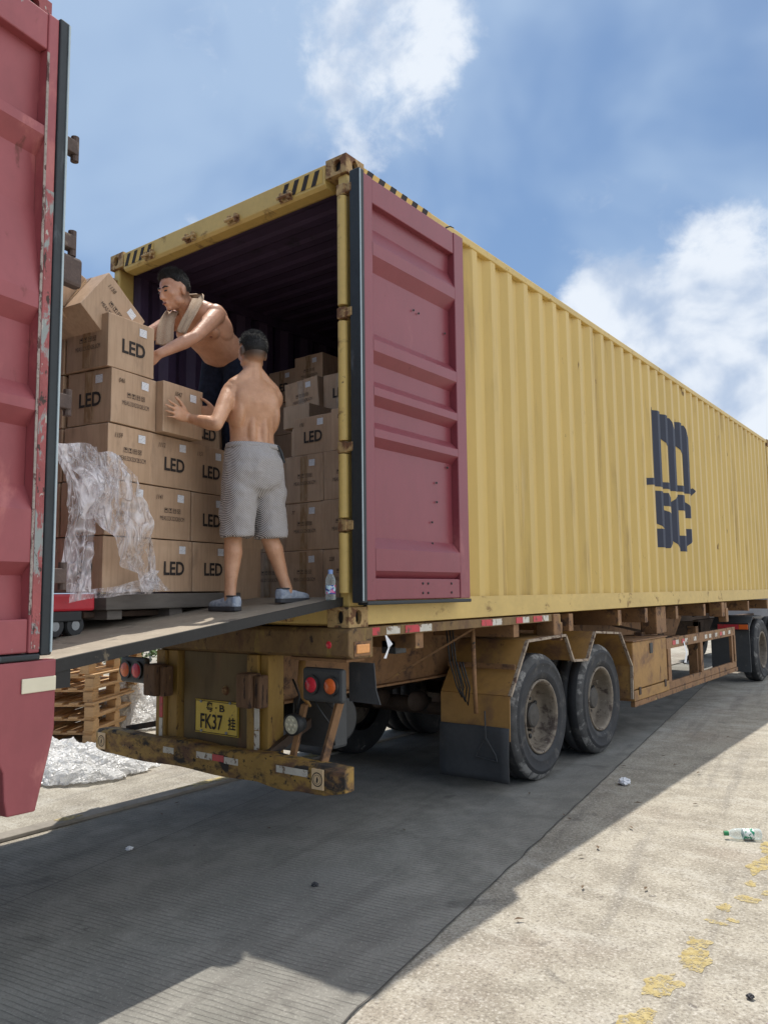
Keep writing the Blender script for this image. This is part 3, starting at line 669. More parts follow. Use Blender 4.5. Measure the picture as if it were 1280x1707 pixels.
def box2(y0, y1, z0, z1): return [(y0, z0), (y1, z0), (y1, z1), (y0, z1)]
mpolys = [box2(5.60, 5.93, 2.74, 3.66), box2(6.17, 6.50, 2.74, 3.44), box2(6.76, 7.08, 2.76, 3.36),
    [(5.93, 3.42), (6.17, 3.27), (6.17, 3.66), (5.93, 3.66)], [(6.17, 3.42), (6.50, 3.20), (6.50, 3.48), (6.36, 3.66), (6.17, 3.66)],
    [(6.50, 3.42), (6.76, 3.25), (6.76, 3.66), (6.50, 3.66)], [(6.76, 3.2), (7.08, 3.1), (7.08, 3.46), (6.94, 3.66), (6.76, 3.66)],
    [(5.34, 2.72), (5.60, 2.74), (5.60, 2.82), (5.34, 2.80)], box2(5.93, 6.17, 2.74, 2.82), box2(6.50, 6.76, 2.76, 2.84), [(7.08, 2.73), (7.16, 2.73), (7.27, 2.82), (7.22, 2.86), (7.08, 2.80)]]
on_wall('letter_m', mpolys, M['navy'], YC)
spolys = [[(5.63, 2.34), (5.90, 2.34), (5.90, 2.69), (5.72, 2.69), (5.63, 2.64)], [(5.90, 2.56), (6.06, 2.53), (6.20, 2.53), (6.20, 2.63), (6.12, 2.69), (5.90, 2.69)],
    [(5.64, 2.40), (5.64, 2.34), (5.96, 2.22), (6.20, 2.22), (6.20, 2.44), (5.96, 2.50)], [(5.96, 2.02), (6.10, 2.02), (6.20, 2.09), (6.20, 2.30), (5.96, 2.40)],
    [(5.64, 2.24), (5.90, 2.24), (5.96, 2.20), (5.96, 2.02), (5.74, 2.02), (5.64, 2.09)]]
on_wall('letter_s', spolys, M['navy'], YC)
cpolys = [[(6.29, 2.14), (6.53, 2.0), (6.53, 2.72), (6.29, 2.58)], [(6.53, 2.0), (6.78, 2.0), (6.78, 2.20), (6.53, 2.20)], [(6.53, 2.52), (6.78, 2.52), (6.78, 2.72), (6.53, 2.72)],
    [(6.78, 2.0), (7.01, 2.14), (7.01, 2.30), (6.78, 2.30)], [(6.78, 2.44), (7.01, 2.44), (7.01, 2.59), (6.78, 2.72)]]
on_wall('letter_c', cpolys, M['navy'], YC)

# the red one, backed up to it
rr = [(.285, .056)]
for a, b, c_, d_ in ((.45, .50, .70, .80), (1.03, 1.09, 1.13, 1.20), (1.44, 1.50, 1.56, 1.92), (2.15, 2.22, 2.26, 2.30)):
    rr += [(a, .049), (b, .104), (c_, .104), (d_, .049)]
rr.append((2.60, .056))
RC = container('shipping_container', 'scraped red shipping container cropped by the left edge, its open door towards us', (-2.483, -2.253, 1.17), PI+RZ,
    dict(wall=M['rwall'], trim=M['rworn'], cast=M['rworn'], inner=M['inner'], door=M['rwall'], fw=.085), -1, rr, (.155, 2.753))
# things bolted to its hinge side (local frame, the near side is x=-2.438)
def rpart(name, m, *boxes, bevel=.004, parent=RC):
    mb = MB()
    for b in boxes: mb.box(*b)
    return mb.build(name, m, parent, bevel=bevel)
X0 = -2.438
def loc_s(s): return -s+.05      # distance past the gasket edge -> local y
rpart('sealant_seam', M['sealant'], (X0-.1075, X0-.1045, .079, .090, .30, 2.58), bevel=0)
rpart('worn_edge', M['rworn'], (X0-.1068, X0-.1046, .038, .075, .17, 2.0), bevel=0)
for z in (2.27, 1.85, 1.165, .45):
    q = rpart('hinge_lug', M['lug'], (X0-.075, X0-.03, -.105, -.004, z-.03, z+.03))
    MB().tube([(X0-.055, -.10, z-.055), (X0-.055, -.10, z+.055)], .017, 10).build('hinge_pin', M['lug'], q)
rpart('hinge_plate', M['lug'], (X0-.08, X0-.03, -.14, -.006, 1.66, 1.79), bevel=.015)
rpart('reflective_tape', M['tape_red'], (X0-.075, X0-.06, -.045, -.030, 2.34, 2.46), bevel=0)
rpart('reflective_tape', M['tape_white'], (X0-.075, X0-.06, -.045, -.030, 2.49, 2.66), bevel=0)

# ------------------------------------------------------------------ trailer under the yellow container
TR = thing('container_trailer', 'rusty orange skeleton trailer with twin wheels under the yellow container', 'trailer', (-1.22, 2.4, 0))
TO = (-1.22, 2.4, 0)
def tp(name, m, mb, parent=TR, **k): return mb.build(name, m, parent, off=TO, **k)
tp('rear_beam', M['beam'], MB().prism([(-.03, 1.175), (.01, 1.155), (.20, 1.155), (.20, 1.33), (.17, 1.332), (-.005, 1.332), (-.03, 1.31)], 'x', -2.46, .02), bevel=.008)
tp('beam_underplate', M['chassis'], MB().box(-.47, -.02, .0, .17, 1.135, 1.153), bevel=.004)
for sx_ in (-.78, -1.66):
    w = MB(); w.box(sx_-.006, sx_+.006, .20, 8.6, .84, 1.315); w.box(sx_-.07, sx_+.07, .20, 8.6, .825, .84); w.box(sx_-.07, sx_+.07, .20, 8.6, 1.315, 1.329)
    w.prism([(8.6, .84), (9.0, 1.12), (12.1, 1.12), (12.1, 1.315), (8.6, 1.315)], 'x', sx_-.005, sx_+.005)
    tp('main_beam', M['chassis'], w)
for y in (.7, 2.05, 3.1, 4.3, 5.1, 6.2, 7.4, 8.5, 9.9, 11.3):
    tp('outrigger', M['chassis'], MB().box(-2.42, -.02, y, y+.09, 1.17, 1.325), bevel=.004)
tp('side_rail', M['beam'], MB().box(-.045, -.002, .203, 2.71, 1.272, 1.333), bevel=.004)
tp('side_rail', M['beam'], MB().box(-2.435, -2.395, .203, 2.71, 1.272, 1.333), bevel=.004)
tp('twist_lock', M['chassis'], MB().box(-.16, .012, 2.72, 2.86, 1.13, 1.332).box(-.10, -.0, 2.87, 2.92, 1.10, 1.26), bevel=.01)
tp('twist_lock', M['chassis'], MB().box(-.25, -.06, 5.6, 5.95, 1.02, 1.33).box(-.30, -.2, 5.5, 6.05, .98, 1.04), bevel=.01)
tp('twist_lock', M['chassis'], MB().box(-.18, .0, 8.25, 8.40, 1.13, 1.33).box(-.1, .01, 8.42, 8.55, 1.05, 1.25), bevel=.01)
for y0_, y1_, red in ((.205, .29, 1), (.56, .72, 1), (.72, .86, 0), (1.52, 1.68, 1), (1.68, 1.83, 0), (2.06, 2.17, 1), (2.17, 2.28, 0), (2.36, 2.52, 1), (2.52, 2.64, 0), (.36, .50, 0)):
    tp('reflector_strip', M['tape_red'] if red else M['tape_white'], MB().box(-.0015, .0015, y0_, y1_, 1.280, 1.326))
tp('side_marker', M['amber_lens'], MB().box(.0205, .032, .035, .155, 1.185, 1.238), bevel=.006)
tp('marker_frame', M['chassis'], MB().box(.0202, .026, .018, .172, 1.168, 1.255), bevel=.004)
q = tp('round_reflector', M['red_lens'], MB().lathe([(-.034, .0005), (-.036, .016), (-.030, .022)], (-.13, 0, 1.235), 'y', 20), smooth=True)
# panel, posts, bumper
tp('rear_panel', M['panelp'], MB().box(-1.50, -.80, .03, .045, .535, 1.15), bevel=.003)
for x0_, x1_ in ((-1.745, -1.535), (-.83, -.655)):
    tp('post', M['postp'], MB().box(x0_, x0_+.10, -.02, .10, .52, 1.153).box(x0_+.104, x1_, .0, .14, .52, 1.153), bevel=.008)
for x0_, x1_, z0_, z1_ in ((-1.745, -1.61, .845, 1.06), (-.81, -.69, .835, 1.045)):
    tp('buffer_block', M['blockp'], MB().box(x0_, x1_, -.13, -.022, z0_, z1_).box(x1_+.004, x1_+.06, -.10, -.02, z0_, z1_-.01), bevel=.012)
bp = MB(); rings_ = []
NB = 36
for i in range(NB+1):
    t = i/NB; x = -2.36+2.39*t; sag = -.03*math.exp(-((t-.80)/.05)**2); e = max(0, abs(t-.5)-.44)/.06
    y0_ = -.11+.03*e*e; hh = .165 if not .74 < t < .84 else .18
    zc_ = .485+sag*.4+.006*math.sin(t*19)
    zt, zb = zc_+hh/2-.012*e, zc_-hh/2+.02*e
    rings_.append([V((x, y0_, zb)), V((x, y0_-.004, zt-.02)), V((x, y0_+.02, zt)), V((x, .0, zt)), V((x, .0, zb))])
bp.rings(rings_)
tp('bumper', M['bumperp'], bp, bevel=.004)
for x in (-2.23, -.14):
    s_ = tp('sticker', M['sticker'], MB().box(x-.045, x+.045, -.1225, -.1145, .43, .545) , bevel=.003)
    r_ = MB(); r_.lathe([(-.1235, .034), (-.1235, .040)], (x, 0, .487), 'y', 28)
    r_.lathe([(-.1235, .024), (-.1235, .0265)], (x, 0, .487), 'y', 24)
    r_.add([(x-.008, -.1235, .470), (x+.003, -.1235, .468), (x+.008, -.1235, .487), (x+.002, -.1235, .505), (x-.006, -.1235, .492)], [(0, 1, 2, 3, 4)])
    tp('sticker_emblem', M['ink'], r_, parent=s_)
for x0_, x1_, z_, red in ((-1.53, -1.42, .50, 0), (-1.19, -1.04, .505, 0), (-1.035, -.93, .505, 1), (-.925, -.80, .50, 0), (-.47, -.22, .505, 0)):
    tp('reflector_strip', M['tape_red'] if red else M['tape_white'], MB().box(x0_, x1_, -.1165, -.1148, z_-.018, z_+.022))
for x0_, x1_ in ((-1.70, -1.665), (-.755, -.71)):
    tp('reflector_strip', M['tape_red'] if x0_ < -1 else M['tape_white'], MB().box(x0_, x1_, -.0232, -.0205, .69, .83))
    tp('reflector_strip', M['tape_white'], MB().box(x0_, x1_, -.0232, -.0205, .54, .685))
tp('low_brace', M['chdark'], MB().bar((-2.15, .04, .56), (-1.74, .12, .64), .03, .04))
for x in (-.20,):
    tp('bumper_brace', M['chassis'], MB().bar((x, -.0, .55), (x+.04, .12, .93), .03, .045))
    tp('diagonal_strut', M['chdark'], MB().bar((x-.45 if x > -1 else x+.35, -.0, .55), (x-.30 if x > -1 else x+.55, .55, .86), .05, .05))
# licence plate with two rows of characters
pl_ = tp('licence_plate', M['plate'], MB().box(-1.37, -.945, .018, .026, .615, .835), bevel=.006)
pf = MB(); 
for b in ((-1.362, -.953, .824, .828), (-1.362, -.953, .622, .626), (-1.366, -1.362, .622, .828), (-.953, -.949, .622, .828)): pf.box(b[0], b[1], .0160, .0175, b[2], b[3])
tp('plate_border', M['ink'], pf, parent=pl_)
PO = V(TO)
def ptext(body, x, z, size, sx_=1, off=.0015): return text('plate_text', body, size, M['ink'], pl_, frame(V((x, .0155, z))-PO, (1, 0, 0), (0, 0, 1)), off, sx_)
ptext('粤', -1.22, .785, .068, 1); ptext('·', -1.155, .785, .08); ptext('B', -1.10, .785, .062, 1.5)
ptext('FK37', -1.205, .69, .135, .78, .002); ptext('挂', -1.003, .69, .085, .9)
for x, z in ((-1.305, .822), (-1.02, .828), (-1.30, .630), (-1.055, .635)):
    tp('plate_bolt', M['galv'], MB().lathe([(.0155, .001), (.010, .008), (.018, .010)], (x, 0, z), 'y', 12), parent=pl_, smooth=True)
tp('panel_bolt', M['casting'], MB().lathe([(.02, .0), (.012, .018), (.03, .032)], (-1.08, 0, .905), 'y', 20), smooth=True)
# lamp clusters
def lamps(x0_, x1_, z0_, z1_, cols, y=.0, r_=.062):
    b = tp('lamp_bracket', M['dgrey'], MB().box(x0_, x1_, y, y+.05, z0_, z1_), bevel=.02)
    for i, (x, m_) in enumerate(cols):
        l = tp('tail_lamp', M['black'], MB().lathe([(y+.01, r_+.012), (y-.018, r_+.012), (y-.018, r_)], (x, 0, (z0_+z1_)/2), 'y', 32), parent=b)
        l2 = MB().lathe([(y-.016, r_), (y-.024, r_*.8), (y-.028, .001)], (x, 0, (z0_+z1_)/2), 'y', 32)
        l2.build('lens', m_, b, off=TO, smooth=True)
lamps(-.37, -.055, .895, 1.095, ((-.285, M['red_lens']), (-.135, M['orange_lens'])), r_=.046)
lamps(-2.20, -1.90, .90, 1.085, ((-2.12, M['orange_lens']), (-1.985, M['red_lens'])), r_=.052)
b = tp('work_lamp', M['black'], MB().lathe([(.09, .001), (.08, .05), (.02, .066), (-.005, .066), (-.005, .055)], (-.455, 0, .745), 'y', 28), smooth=True)
lens = tp('lens', mat('led_lamp_glass', (.50, .48, .36), .3, var=.4, vscale=60), MB().lathe([(-.003, .055), (-.008, .001)], (-.455, 0, .745), 'y', 28), parent=b)
q = MB()
for i in range(7):
    a = 2*PI*i/6; rr_ = .032 if i < 6 else 0; q.lathe([(-.008, .010), (-.013, .001)], (-.455+rr_*math.cos(a), 0, .745+rr_*math.sin(a)), 'y', 10)
tp('led_cells', mat('pale_led_cells', (.75, .72, .55), .2), q, parent=b)
tp('lamp_arm', M['chassis'], MB().bar((-.50, .05, .52), (-.42, .08, .86), .05, .03))
tp('yellow_grab_hook', M['yfender'], MB().tube([(-.46, .10, 1.12), (-.45, .08, 1.0), (-.44, .09, .90), (-.42, .13, .84)], [.022, .024, .018, .008], 8), smooth=True)
tp('rear_mud_flap', M['flap'], MB().prism([(-.16, 1.12), (.03, 1.12), (.045, .96), (.075, .88), (-.16, .885)], 'y', .19, .198))
tp('air_tank', M['black'], MB().tube([(-.85, .45, .72), (-.42, .45, .72)], .145, 20), bevel=.02)
tp('tank_box', M['dgrey'], MB().box(-.72, -.36, .28, .42, .56, .86), bevel=.02)
for pts in (((-.38, .1, .9), (-.33, .14, .80), (-.31, .2, .72), (-.36, .25, .62)), ((-.30, .1, .9), (-.22, .12, .84), (-.28, .16, .76), (-.33, .25, .60)), ((-.56, .12, 1.0), (-.50, .12, .9), (-.52, .1, .8))):
    tp('hose', M['black'], MB().tube(pts, .007, 6), smooth=True)
# wheels
def wheel(x_out, y, side, parent, off, r_=.508, wd=.265):
    """side = +1: outer face towards +x"""
    s = side
    t = MB(); pr = [(-.05, .29), (-.012, .31), (.0, .345), (.003, .352), (.003, .358), (.001, .364), (.006, .40), (.008, .425), (.011, .430), (.008, .436), (-.002, .455), (-.018, .485), (-.045, r_-.004), (-.075, r_), (-.12, r_+.001), (-.125, r_-.012), (-.135, r_-.012), (-.14, r_+.001), (-.19, r_), (-.22, r_-.004), (-.25, .48), (-wd, .43), (-.26, .33), (-.24, .29)]
    ty = t.lathe([(x_out+s*a, b_) for a, b_ in pr], (0, y, r_), 'x', 64).build('tyre', M['rubber'], parent, off=off, smooth=True)
    MB().lathe([(x_out+s*a, b_) for a, b_ in ((-.001, .4565), (-.0165, .4855), (-.030, .4985), (-.044, .5052))], (0, y, r_), 'x', 64).build('scuffed_shoulder', M['scuff'], ty, off=off, smooth=True)
    rm = MB().lathe([(x_out+s*a, b_) for a, b_ in ((-.020, .300), (-.006, .298), (-.006, .285), (-.022, .272), (-.05, .266), (-.12, .258), (-.165, .235), (-.175, .17), (-.16, .13), (-.175, .001))], (0, y, r_), 'x', 56).build('rim', M['rim'], parent, off=off, smooth=True)
    hb = MB(); hb.lathe([(x_out+s*a, b_) for a, b_ in ((-.17, .105), (-.085, .098), (-.075, .085), (-.07, .001))], (0, y, r_), 'x', 28)
    for i in range(10):
        a = 2*PI*i/10; c_ = (x_out-s*.16, y+.135*math.cos(a), r_+.135*math.sin(a)); hb.tube([c_, (c_[0]+s*.035, c_[1], c_[2])], .013, 6)
    hb.build('hub', M['hub'], parent, off=off)
    hh = MB()
    for i in range(8):
        a = 2*PI*(i+.5)/8; c_ = V((x_out-s*.158, y+.20*math.cos(a), r_+.20*math.sin(a))); hh.ell(c_, ((1, 0, 0), (0, 1, 0), (0, 0, 1)), (.012, .022, .022), 10, 6)
    hh.build('hand_holes', M['black'], rm, off=off)
for yw in (2.49, 3.76):
    for s, xo in ((1, -.005), (-1, -2.433)):
        for k_ in (0, 1):
            w = bpy.data.objects.new('wheel', None); COL.objects.link(w); w.parent = TR
            wheel(xo-s*k_*.30, yw, s, w, TO)
    tp('axle', M['chdark'], MB().tube([(-2.2, yw, .508), (-.2, yw, .508)], .075, 14), smooth=True)
    for x in (-1.0, -1.42):
        tp('brake_chamber', M['chdark'], MB().lathe([(-.32, .001), (-.31, .06), (-.27, .085), (-.2, .085), (-.15, .06), (-.1, .03)], (x, yw-.12, .60), 'y', 20), smooth=True)
    for x in (-.72, -1.72):
        tp('leaf_spring', M['chdark'], MB().bar((x, yw-.5, .66), (x, yw, .60), .08, .06).bar((x, yw, .60), (x, yw+.5, .66), .08, .06))
        tp('spring_hanger', M['chassis'], MB().box(x-.05, x+.05, yw+.55, yw+.67, .62, .83), bevel=.006)
# mudguards (bent plates) both sides
prof_g = [(1.88, .40), (1.89, .735), (2.20, 1.135), (2.92, 1.145), (3.07, .915), (3.38, .900), (3.58, 1.14), (4.22, 1.10), (4.52, .75), (4.50, .42)]
for x0_, x1_ in ((-.60, .018), (-2.455, -1.84)):
    mb = MB(); th = .008
    for i in range(len(prof_g)-1):
        a = V((0, *prof_g[i])); b_ = V((0, *prof_g[i+1])); nrm = V((0, -(b_-a).z, (b_-a).y)).normalized()*th
        vs = [V((x, 0, 0))+p for x in (x0_, x1_) for p in (a, b_, b_+nrm, a+nrm)]
        mb.add(vs, [(0, 1, 2, 3), (7, 6, 5, 4), (0, 4, 5, 1), (1, 5, 6, 2), (2, 6, 7, 3), (3, 7, 4, 0)])
    gq = tp('mudguard', M['yfender'], mb)
    eb = MB()
    xe = x1_ if x0_ > -1 else x0_
    for i in range(1, len(prof_g)-1):
        eb.bar((xe, *prof_g[i]), (xe, *prof_g[i+1]), .02, .026, (1, 0, 0))
    tp('rolled_edge', M['fedge'], eb, parent=gq)
    tp('stiffener', M['chassis'], MB().box(x0_, x1_-.01, 1.995, 2.01, .925, .965).box(x0_, x1_-.01, 1.866, 1.879, .40, .425), parent=gq)
    # swinging rubber flap, slightly bowed
    fb = MB(); nx, nz = 8, 10; vs = []
    for j in range(nz+1):
        for i in range(nx+1):
            x = x0_+(x1_-x0_)*i/nx; z = .50-(.50-.095)*j/nz; vs.append((x, 1.862-.02*math.sin(j/nz*2.2)-.008*math.sin(i*.9), z))
    fb.add(vs, [(j*(nx+1)+i, j*(nx+1)+i+1, (j+1)*(nx+1)+i+1, (j+1)*(nx+1)+i) for j in range(nz) for i in range(nx)])
    fo = tp('mud_flap', M['flap'], fb, parent=gq, smooth=True); so_ = fo.modifiers.new('s', 'SOLIDIFY'); so_.thickness = .008
tp('hanging_rod', M['chassis'], MB().tube([(-.16, 1.66, 1.27), (-.165, 1.68, .80), (-.17, 1.70, .62)], .017, 8), smooth=True)
tp('wire_hook', M['flap'], MB().tube([(-.17, 1.83, .62), (-.168, 1.83, .42), (-.25, 1.835, .30), (-.26, 1.835, .27)], .006, 6).tube([(-.168, 1.83, .42), (-.09, 1.835, .30), (-.075, 1.835, .25)], .006, 6).tube([(-.26, 1.835, .27), (-.075, 1.835, .25)], .006, 6))
for dx in (0, .03, .055):
    tp('hanging_rope', M['black'], MB().tube([(-.36+dx, 1.6, 1.27), (-.37+dx, 1.66, 1.0), (-.36+dx, 1.74, .80-dx), (-.33+dx, 1.76, .72-dx), (-.30+dx, 1.74, .80), (-.31+dx, 1.66, 1.0)], .006, 6), smooth=True)
tp('cross_brace', M['chassis'], MB().bar((-.70, 1.25, .86), (-.10, 1.62, 1.27), .014, .014))
tp('junction_box', M['dgrey'], MB().box(-.3, -.18, .70, .82, 1.13, 1.22), bevel=.006)
tp('fluttering_tag', M['paper'], MB().add([(.004, .34, 1.275), (.004, .355, 1.275), (.02, .395, 1.22), (.012, .375, 1.20), (.008, .345, 1.135), (.008, .318, 1.138), (.015, .355, 1.20)], [(0, 1, 2, 3, 6), (6, 3, 4, 5)]))
# toolbox and side guard
tb = tp('toolbox', M['yfender'], MB().box(-.42, .018, 4.57, 5.66, .50, .985), bevel=.012)
tp('toolbox_lid', M['chassis'], MB().box(-.43, .03, 4.56, 5.68, .988, 1.0), parent=tb, bevel=.004)
tp('toolbox_sill', M['yfender'], MB().box(-.42, .022, 4.56, 5.70, .385, .492), parent=tb, bevel=.006)
tp('latch', M['black'], MB().box(.019, .028, 5.08, 5.17, .84, .95), parent=tb, bevel=.004)
for y in (4.72, 5.55): tp('hinge', M['chdark'], MB().box(.0225, .03, y-.03, y+.03, .44, .52), parent=tb, bevel=.003)
sgd = tp('side_guard', M['chassis'], MB().box(-.02, .015, 5.68, 8.84, .845, .965), bevel=.004)
tp('lower_rail', M['chassis'], MB().box(-.03, .015, 4.58, 8.9, .325, .38), parent=sgd, bevel=.004)
tp('lower_board', M['chassis'], MB().box(-.025, .010, 5.68, 8.86, .385, .47), parent=sgd, bevel=.004)
for y in (5.70, 7.02, 8.60, 8.76): tp('post', M['chassis'], MB().box(-.018, .02, y, y+(.11 if y < 8 else .07), .47, .85), parent=sgd, bevel=.004)
for y, red in ((5.9, 1), (6.02, 0), (6.25, 1), (6.38, 0), (6.75, 0), (7.25, 0), (7.45, 0), (7.75, 0), (8.0, 1), (8.15, 0), (8.45, 0)):
    tp('reflector_strip', M['tape_red'] if red else M['tape_white'], MB().box(.0155, .0185, y, y+.11, .88, .93), parent=sgd)
for a, b_ in (((-.05, 5.9, .93), (-.6, 7.0, .45)), ((-.05, 7.6, .93), (-.6, 8.4, .45)), ((-.7, 5.9, 1.1), (-.05, 6.5, .9))): tp('guard_brace', M['chdark'], MB().bar(a, b_, .03, .03))
for x in (-.42, -2.12): tp('landing_leg', M['chassis'], MB().box(x, x+.12, 8.0, 8.12, .25, 1.0), bevel=.008)
tp('fluttering_tag', M['paper'], MB().add([(.02, 6.30, .90), (.02, 6.34, .90), (.03, 6.42, .76), (.03, 6.36, .64), (.03, 6.26, .65), (.035, 6.34, .76)], [(0, 1, 2, 5), (5, 2, 3, 4)]))
tp('far_side_guard', M['chassis'], MB().box(-2.45, -2.42, 5.0, 8.8, .88, .96).box(-2.45, -2.42, 5.0, 8.8, .42, .48).box(-2.45, -2.42, 5.0, 5.06, .42, .96).box(-2.45, -2.42, 6.9, 6.96, .42, .96))

# tractor unit at the far front end
TT = thing('tractor_unit', 'dark tractor truck at the far front end of the orange trailer', 'truck', (-1.22, 11.0, 0))
T2 = (-1.22, 11.0, 0)
def t2(name, m, mb, parent=TT, **k): return mb.build(name, m, parent, off=T2, **k)
t2('chassis_frame', M['chdark'], MB().box(-1.7, -1.6, 9.75, 16, .75, 1.02).box(-.84, -.74, 9.75, 16, .75, 1.02).box(-1.7, -.74, 9.75, 9.85, .75, 1.0), bevel=.01)
for y in (10.78, 12.1, 15.2):
    for s, xo in ((1, -.01), (-1, -2.43)):
        w = bpy.data.objects.new('wheel', None); COL.objects.link(w); w.parent = TT
        wheel(xo, y, s, w, T2)
t2('mudguard', M['dgrey'], MB().box(-.58, .0, 9.80, 9.82, .22, .90).box(-.58, .0, 10.1, 10.7, 1.06, 1.075).bar((-.29, 9.81, .90), (-.29, 10.1, 1.07), .58, .015, (0, 0, 1)), bevel=.004)
t2('mudguard', M['dgrey'], MB().box(-2.43, -1.86, 9.80, 9.82, .22, .90), bevel=.004)
tl_ = t2('tail_lamp', M['black'], MB().box(-.46, .01, 9.74, 9.795, .86, .985), bevel=.006)
t2('red_lens', M['tape_red'], MB().box(-.45, -.14, 9.725, 9.738, .885, .96), parent=tl_, bevel=.004)
t2('amber_lens', M['orange_lens'], MB().box(-.135, .0, 9.725, 9.738, .885, .96), parent=tl_, bevel=.004)
cab = t2('cab', mat('white_cab_paint', (.6, .6, .6), .3), MB().prism([(13.65, .9), (16.2, .9), (16.2, 2.0), (15.95, 3.3), (13.8, 3.4), (13.65, 3.0)], 'x', -2.45, .01), bevel=.06)
t2('windscreen', M['black'], MB().add([(-2.3, 16.22, 2.02), (-.14, 16.22, 2.02), (-.14, 16.01, 3.1), (-2.3, 16.01, 3.1)], [(0, 1, 2, 3)]), parent=cab)
t2('side_window', M['black'], MB().add([(.0135, 15.0, 2.05), (.0135, 16.0, 2.05), (.0135, 15.85, 2.9), (.0135, 15.0, 2.9)], [(0, 1, 2, 3)]), parent=cab)
t2('door', M['galv'], MB().box(.0125, .016, 14.88, 14.92, 1.2, 3.0), parent=cab)
# small gooseneck dolly gear visible between them
t2('air_lines', M['black'], MB().tube([(-1.2, 13.6, 1.5), (-1.2, 12.6, 1.1), (-1.15, 10.9, 1.05)], .02, 8), smooth=True)

# trailer of the red container: only its rear end shows
R2 = thing('container_trailer', 'maroon trailer end with a tapering side plate below the red container', 'trailer', (-2.483, -2.241, 0), PI+RZ)
def r2(name, m, mb, parent=R2, **k): return mb.build(name, m, parent, **k)
r2('side_plate', M['rwall'], MB().prism([(-.03, 1.296), (-.03, 1.03), (-.02, .98), (.045, .735), (.165, .742), (.178, .80), (.186, .90), (.24, 1.01), (.52, 1.10), (.52, 1.296)], 'x', X0-.105, X0-.045), bevel=.006)
r2('reflector', M['cream'], MB().box(X0-.112, X0-.1062, -.026, .125, 1.232-.055, 1.232), bevel=.004)
r2('rear_beam', M['rworn'], MB().box(X0, 0, .02, .2, .98, 1.165), bevel=.01)
for x in (-.78, -1.66): r2('main_beam', M['chdark'], MB().box(x-.05, x+.05, .2, 12, .75, 1.165))
for y in (1.6, 2.9):
    for s, xo in ((1, -.005), (-1, -2.433)):
        w = bpy.data.objects.new('wheel', None); COL.objects.link(w); w.parent = R2
        wheel(xo, y, s, w, (0, 0, 0))
    r2('axle', M['chdark'], MB().tube([(-2.2, y, .508), (-.2, y, .508)], .075, 12), smooth=True)

# ------------------------------------------------------------------ ramp between the two floors
def rz_(y): return 1.498+.12*(y+.062)
RM = thing('loading_ramp', 'wide worn plate bridging the red and yellow container floors', 'ramp', (-1.2, -.9, rz_(-.9)))
RO = (-1.2, -.9, rz_(-.9))
mb = MB(); vs = []
for y in (-1.90, .05):
    for x in (-2.33, -.0 if y < -1 else -.075):
        vs += [(x, y, rz_(y)), (x, y, rz_(y)-.035)]
mb.add(vs, [(0, 2, 6, 4), (1, 5, 7, 3), (0, 1, 3, 2), (4, 6, 7, 5), (0, 4, 5, 1), (2, 3, 7, 6)])
mb.build('ramp_plate', M['rampm'], RM, off=RO)
mb = MB()
mb.bar((-.0, -1.895, rz_(-1.895)-.022), (-.07, .03, rz_(.03)-.022), .02, .05)
for x in (-.6, -1.2, -1.8, -2.3): mb.bar((x, -1.88, rz_(-1.88)-.065), (x, -.05, rz_(-.05)-.065), .05, .055)
mb.build('edge_channel', M['rampe'], RM, off=RO)
MB().bar((-2.3, -1.80, rz_(-1.80)-.075), (-.0, -1.80, rz_(-1.80)-.075), .10, .075).build('cross_channel', M['rampe'], RM, off=RO)

# ------------------------------------------------------------------ boxes
BW, BD, BH = .323, .323, .290
card_me = {}
def carton_mesh(w, d_, h_, seed):
    key = (w, d_, h_, seed)
    if key in card_me: return card_me[key]
    bm = bmesh.new(); bmesh.ops.create_cube(bm, size=1, matrix=Matrix.Translation((0, 0, h_/2)) @ Matrix.Diagonal((w, d_, h_, 1)))
    bmesh.ops.subdivide_edges(bm, edges=bm.edges[:], cuts=7, use_grid_fill=True)
    rs = random.Random(seed)
    for v_ in bm.verts:
        bx_ = 1-(2*v_.co.x/w)**2; by_ = 1-(2*v_.co.y/d_)**2; bz_ = 1-(2*(v_.co.z-h_/2)/h_)**2
        nz = mnoise.noise(V(v_.co)*7+V((seed*3.1, 0, 0)))
        o_ = V()
        if abs(abs(v_.co.x)-w/2) < 1e-4: o_.x = math.copysign((.0025*by_*bz_+.003*nz), v_.co.x)
        if abs(abs(v_.co.y)-d_/2) < 1e-4: o_.y = math.copysign((.0025*bx_*bz_+.003*nz), v_.co.y)
        if v_.co.z > h_-1e-4: o_.z = -.004*bx_*by_+.002*nz
        v_.co += o_
    bmesh.ops.bevel(bm, geom=[e for e in bm.edges if len(e.link_faces) == 2 and e.calc_face_angle(0) > .8], offset=.004, segments=2, profile=.5, affect='EDGES')
    me = bpy.data.meshes.new('carton'); bm.to_mesh(me); bm.free(); me.materials.append(M['card']); card_me[key] = me; return me
ICON = None
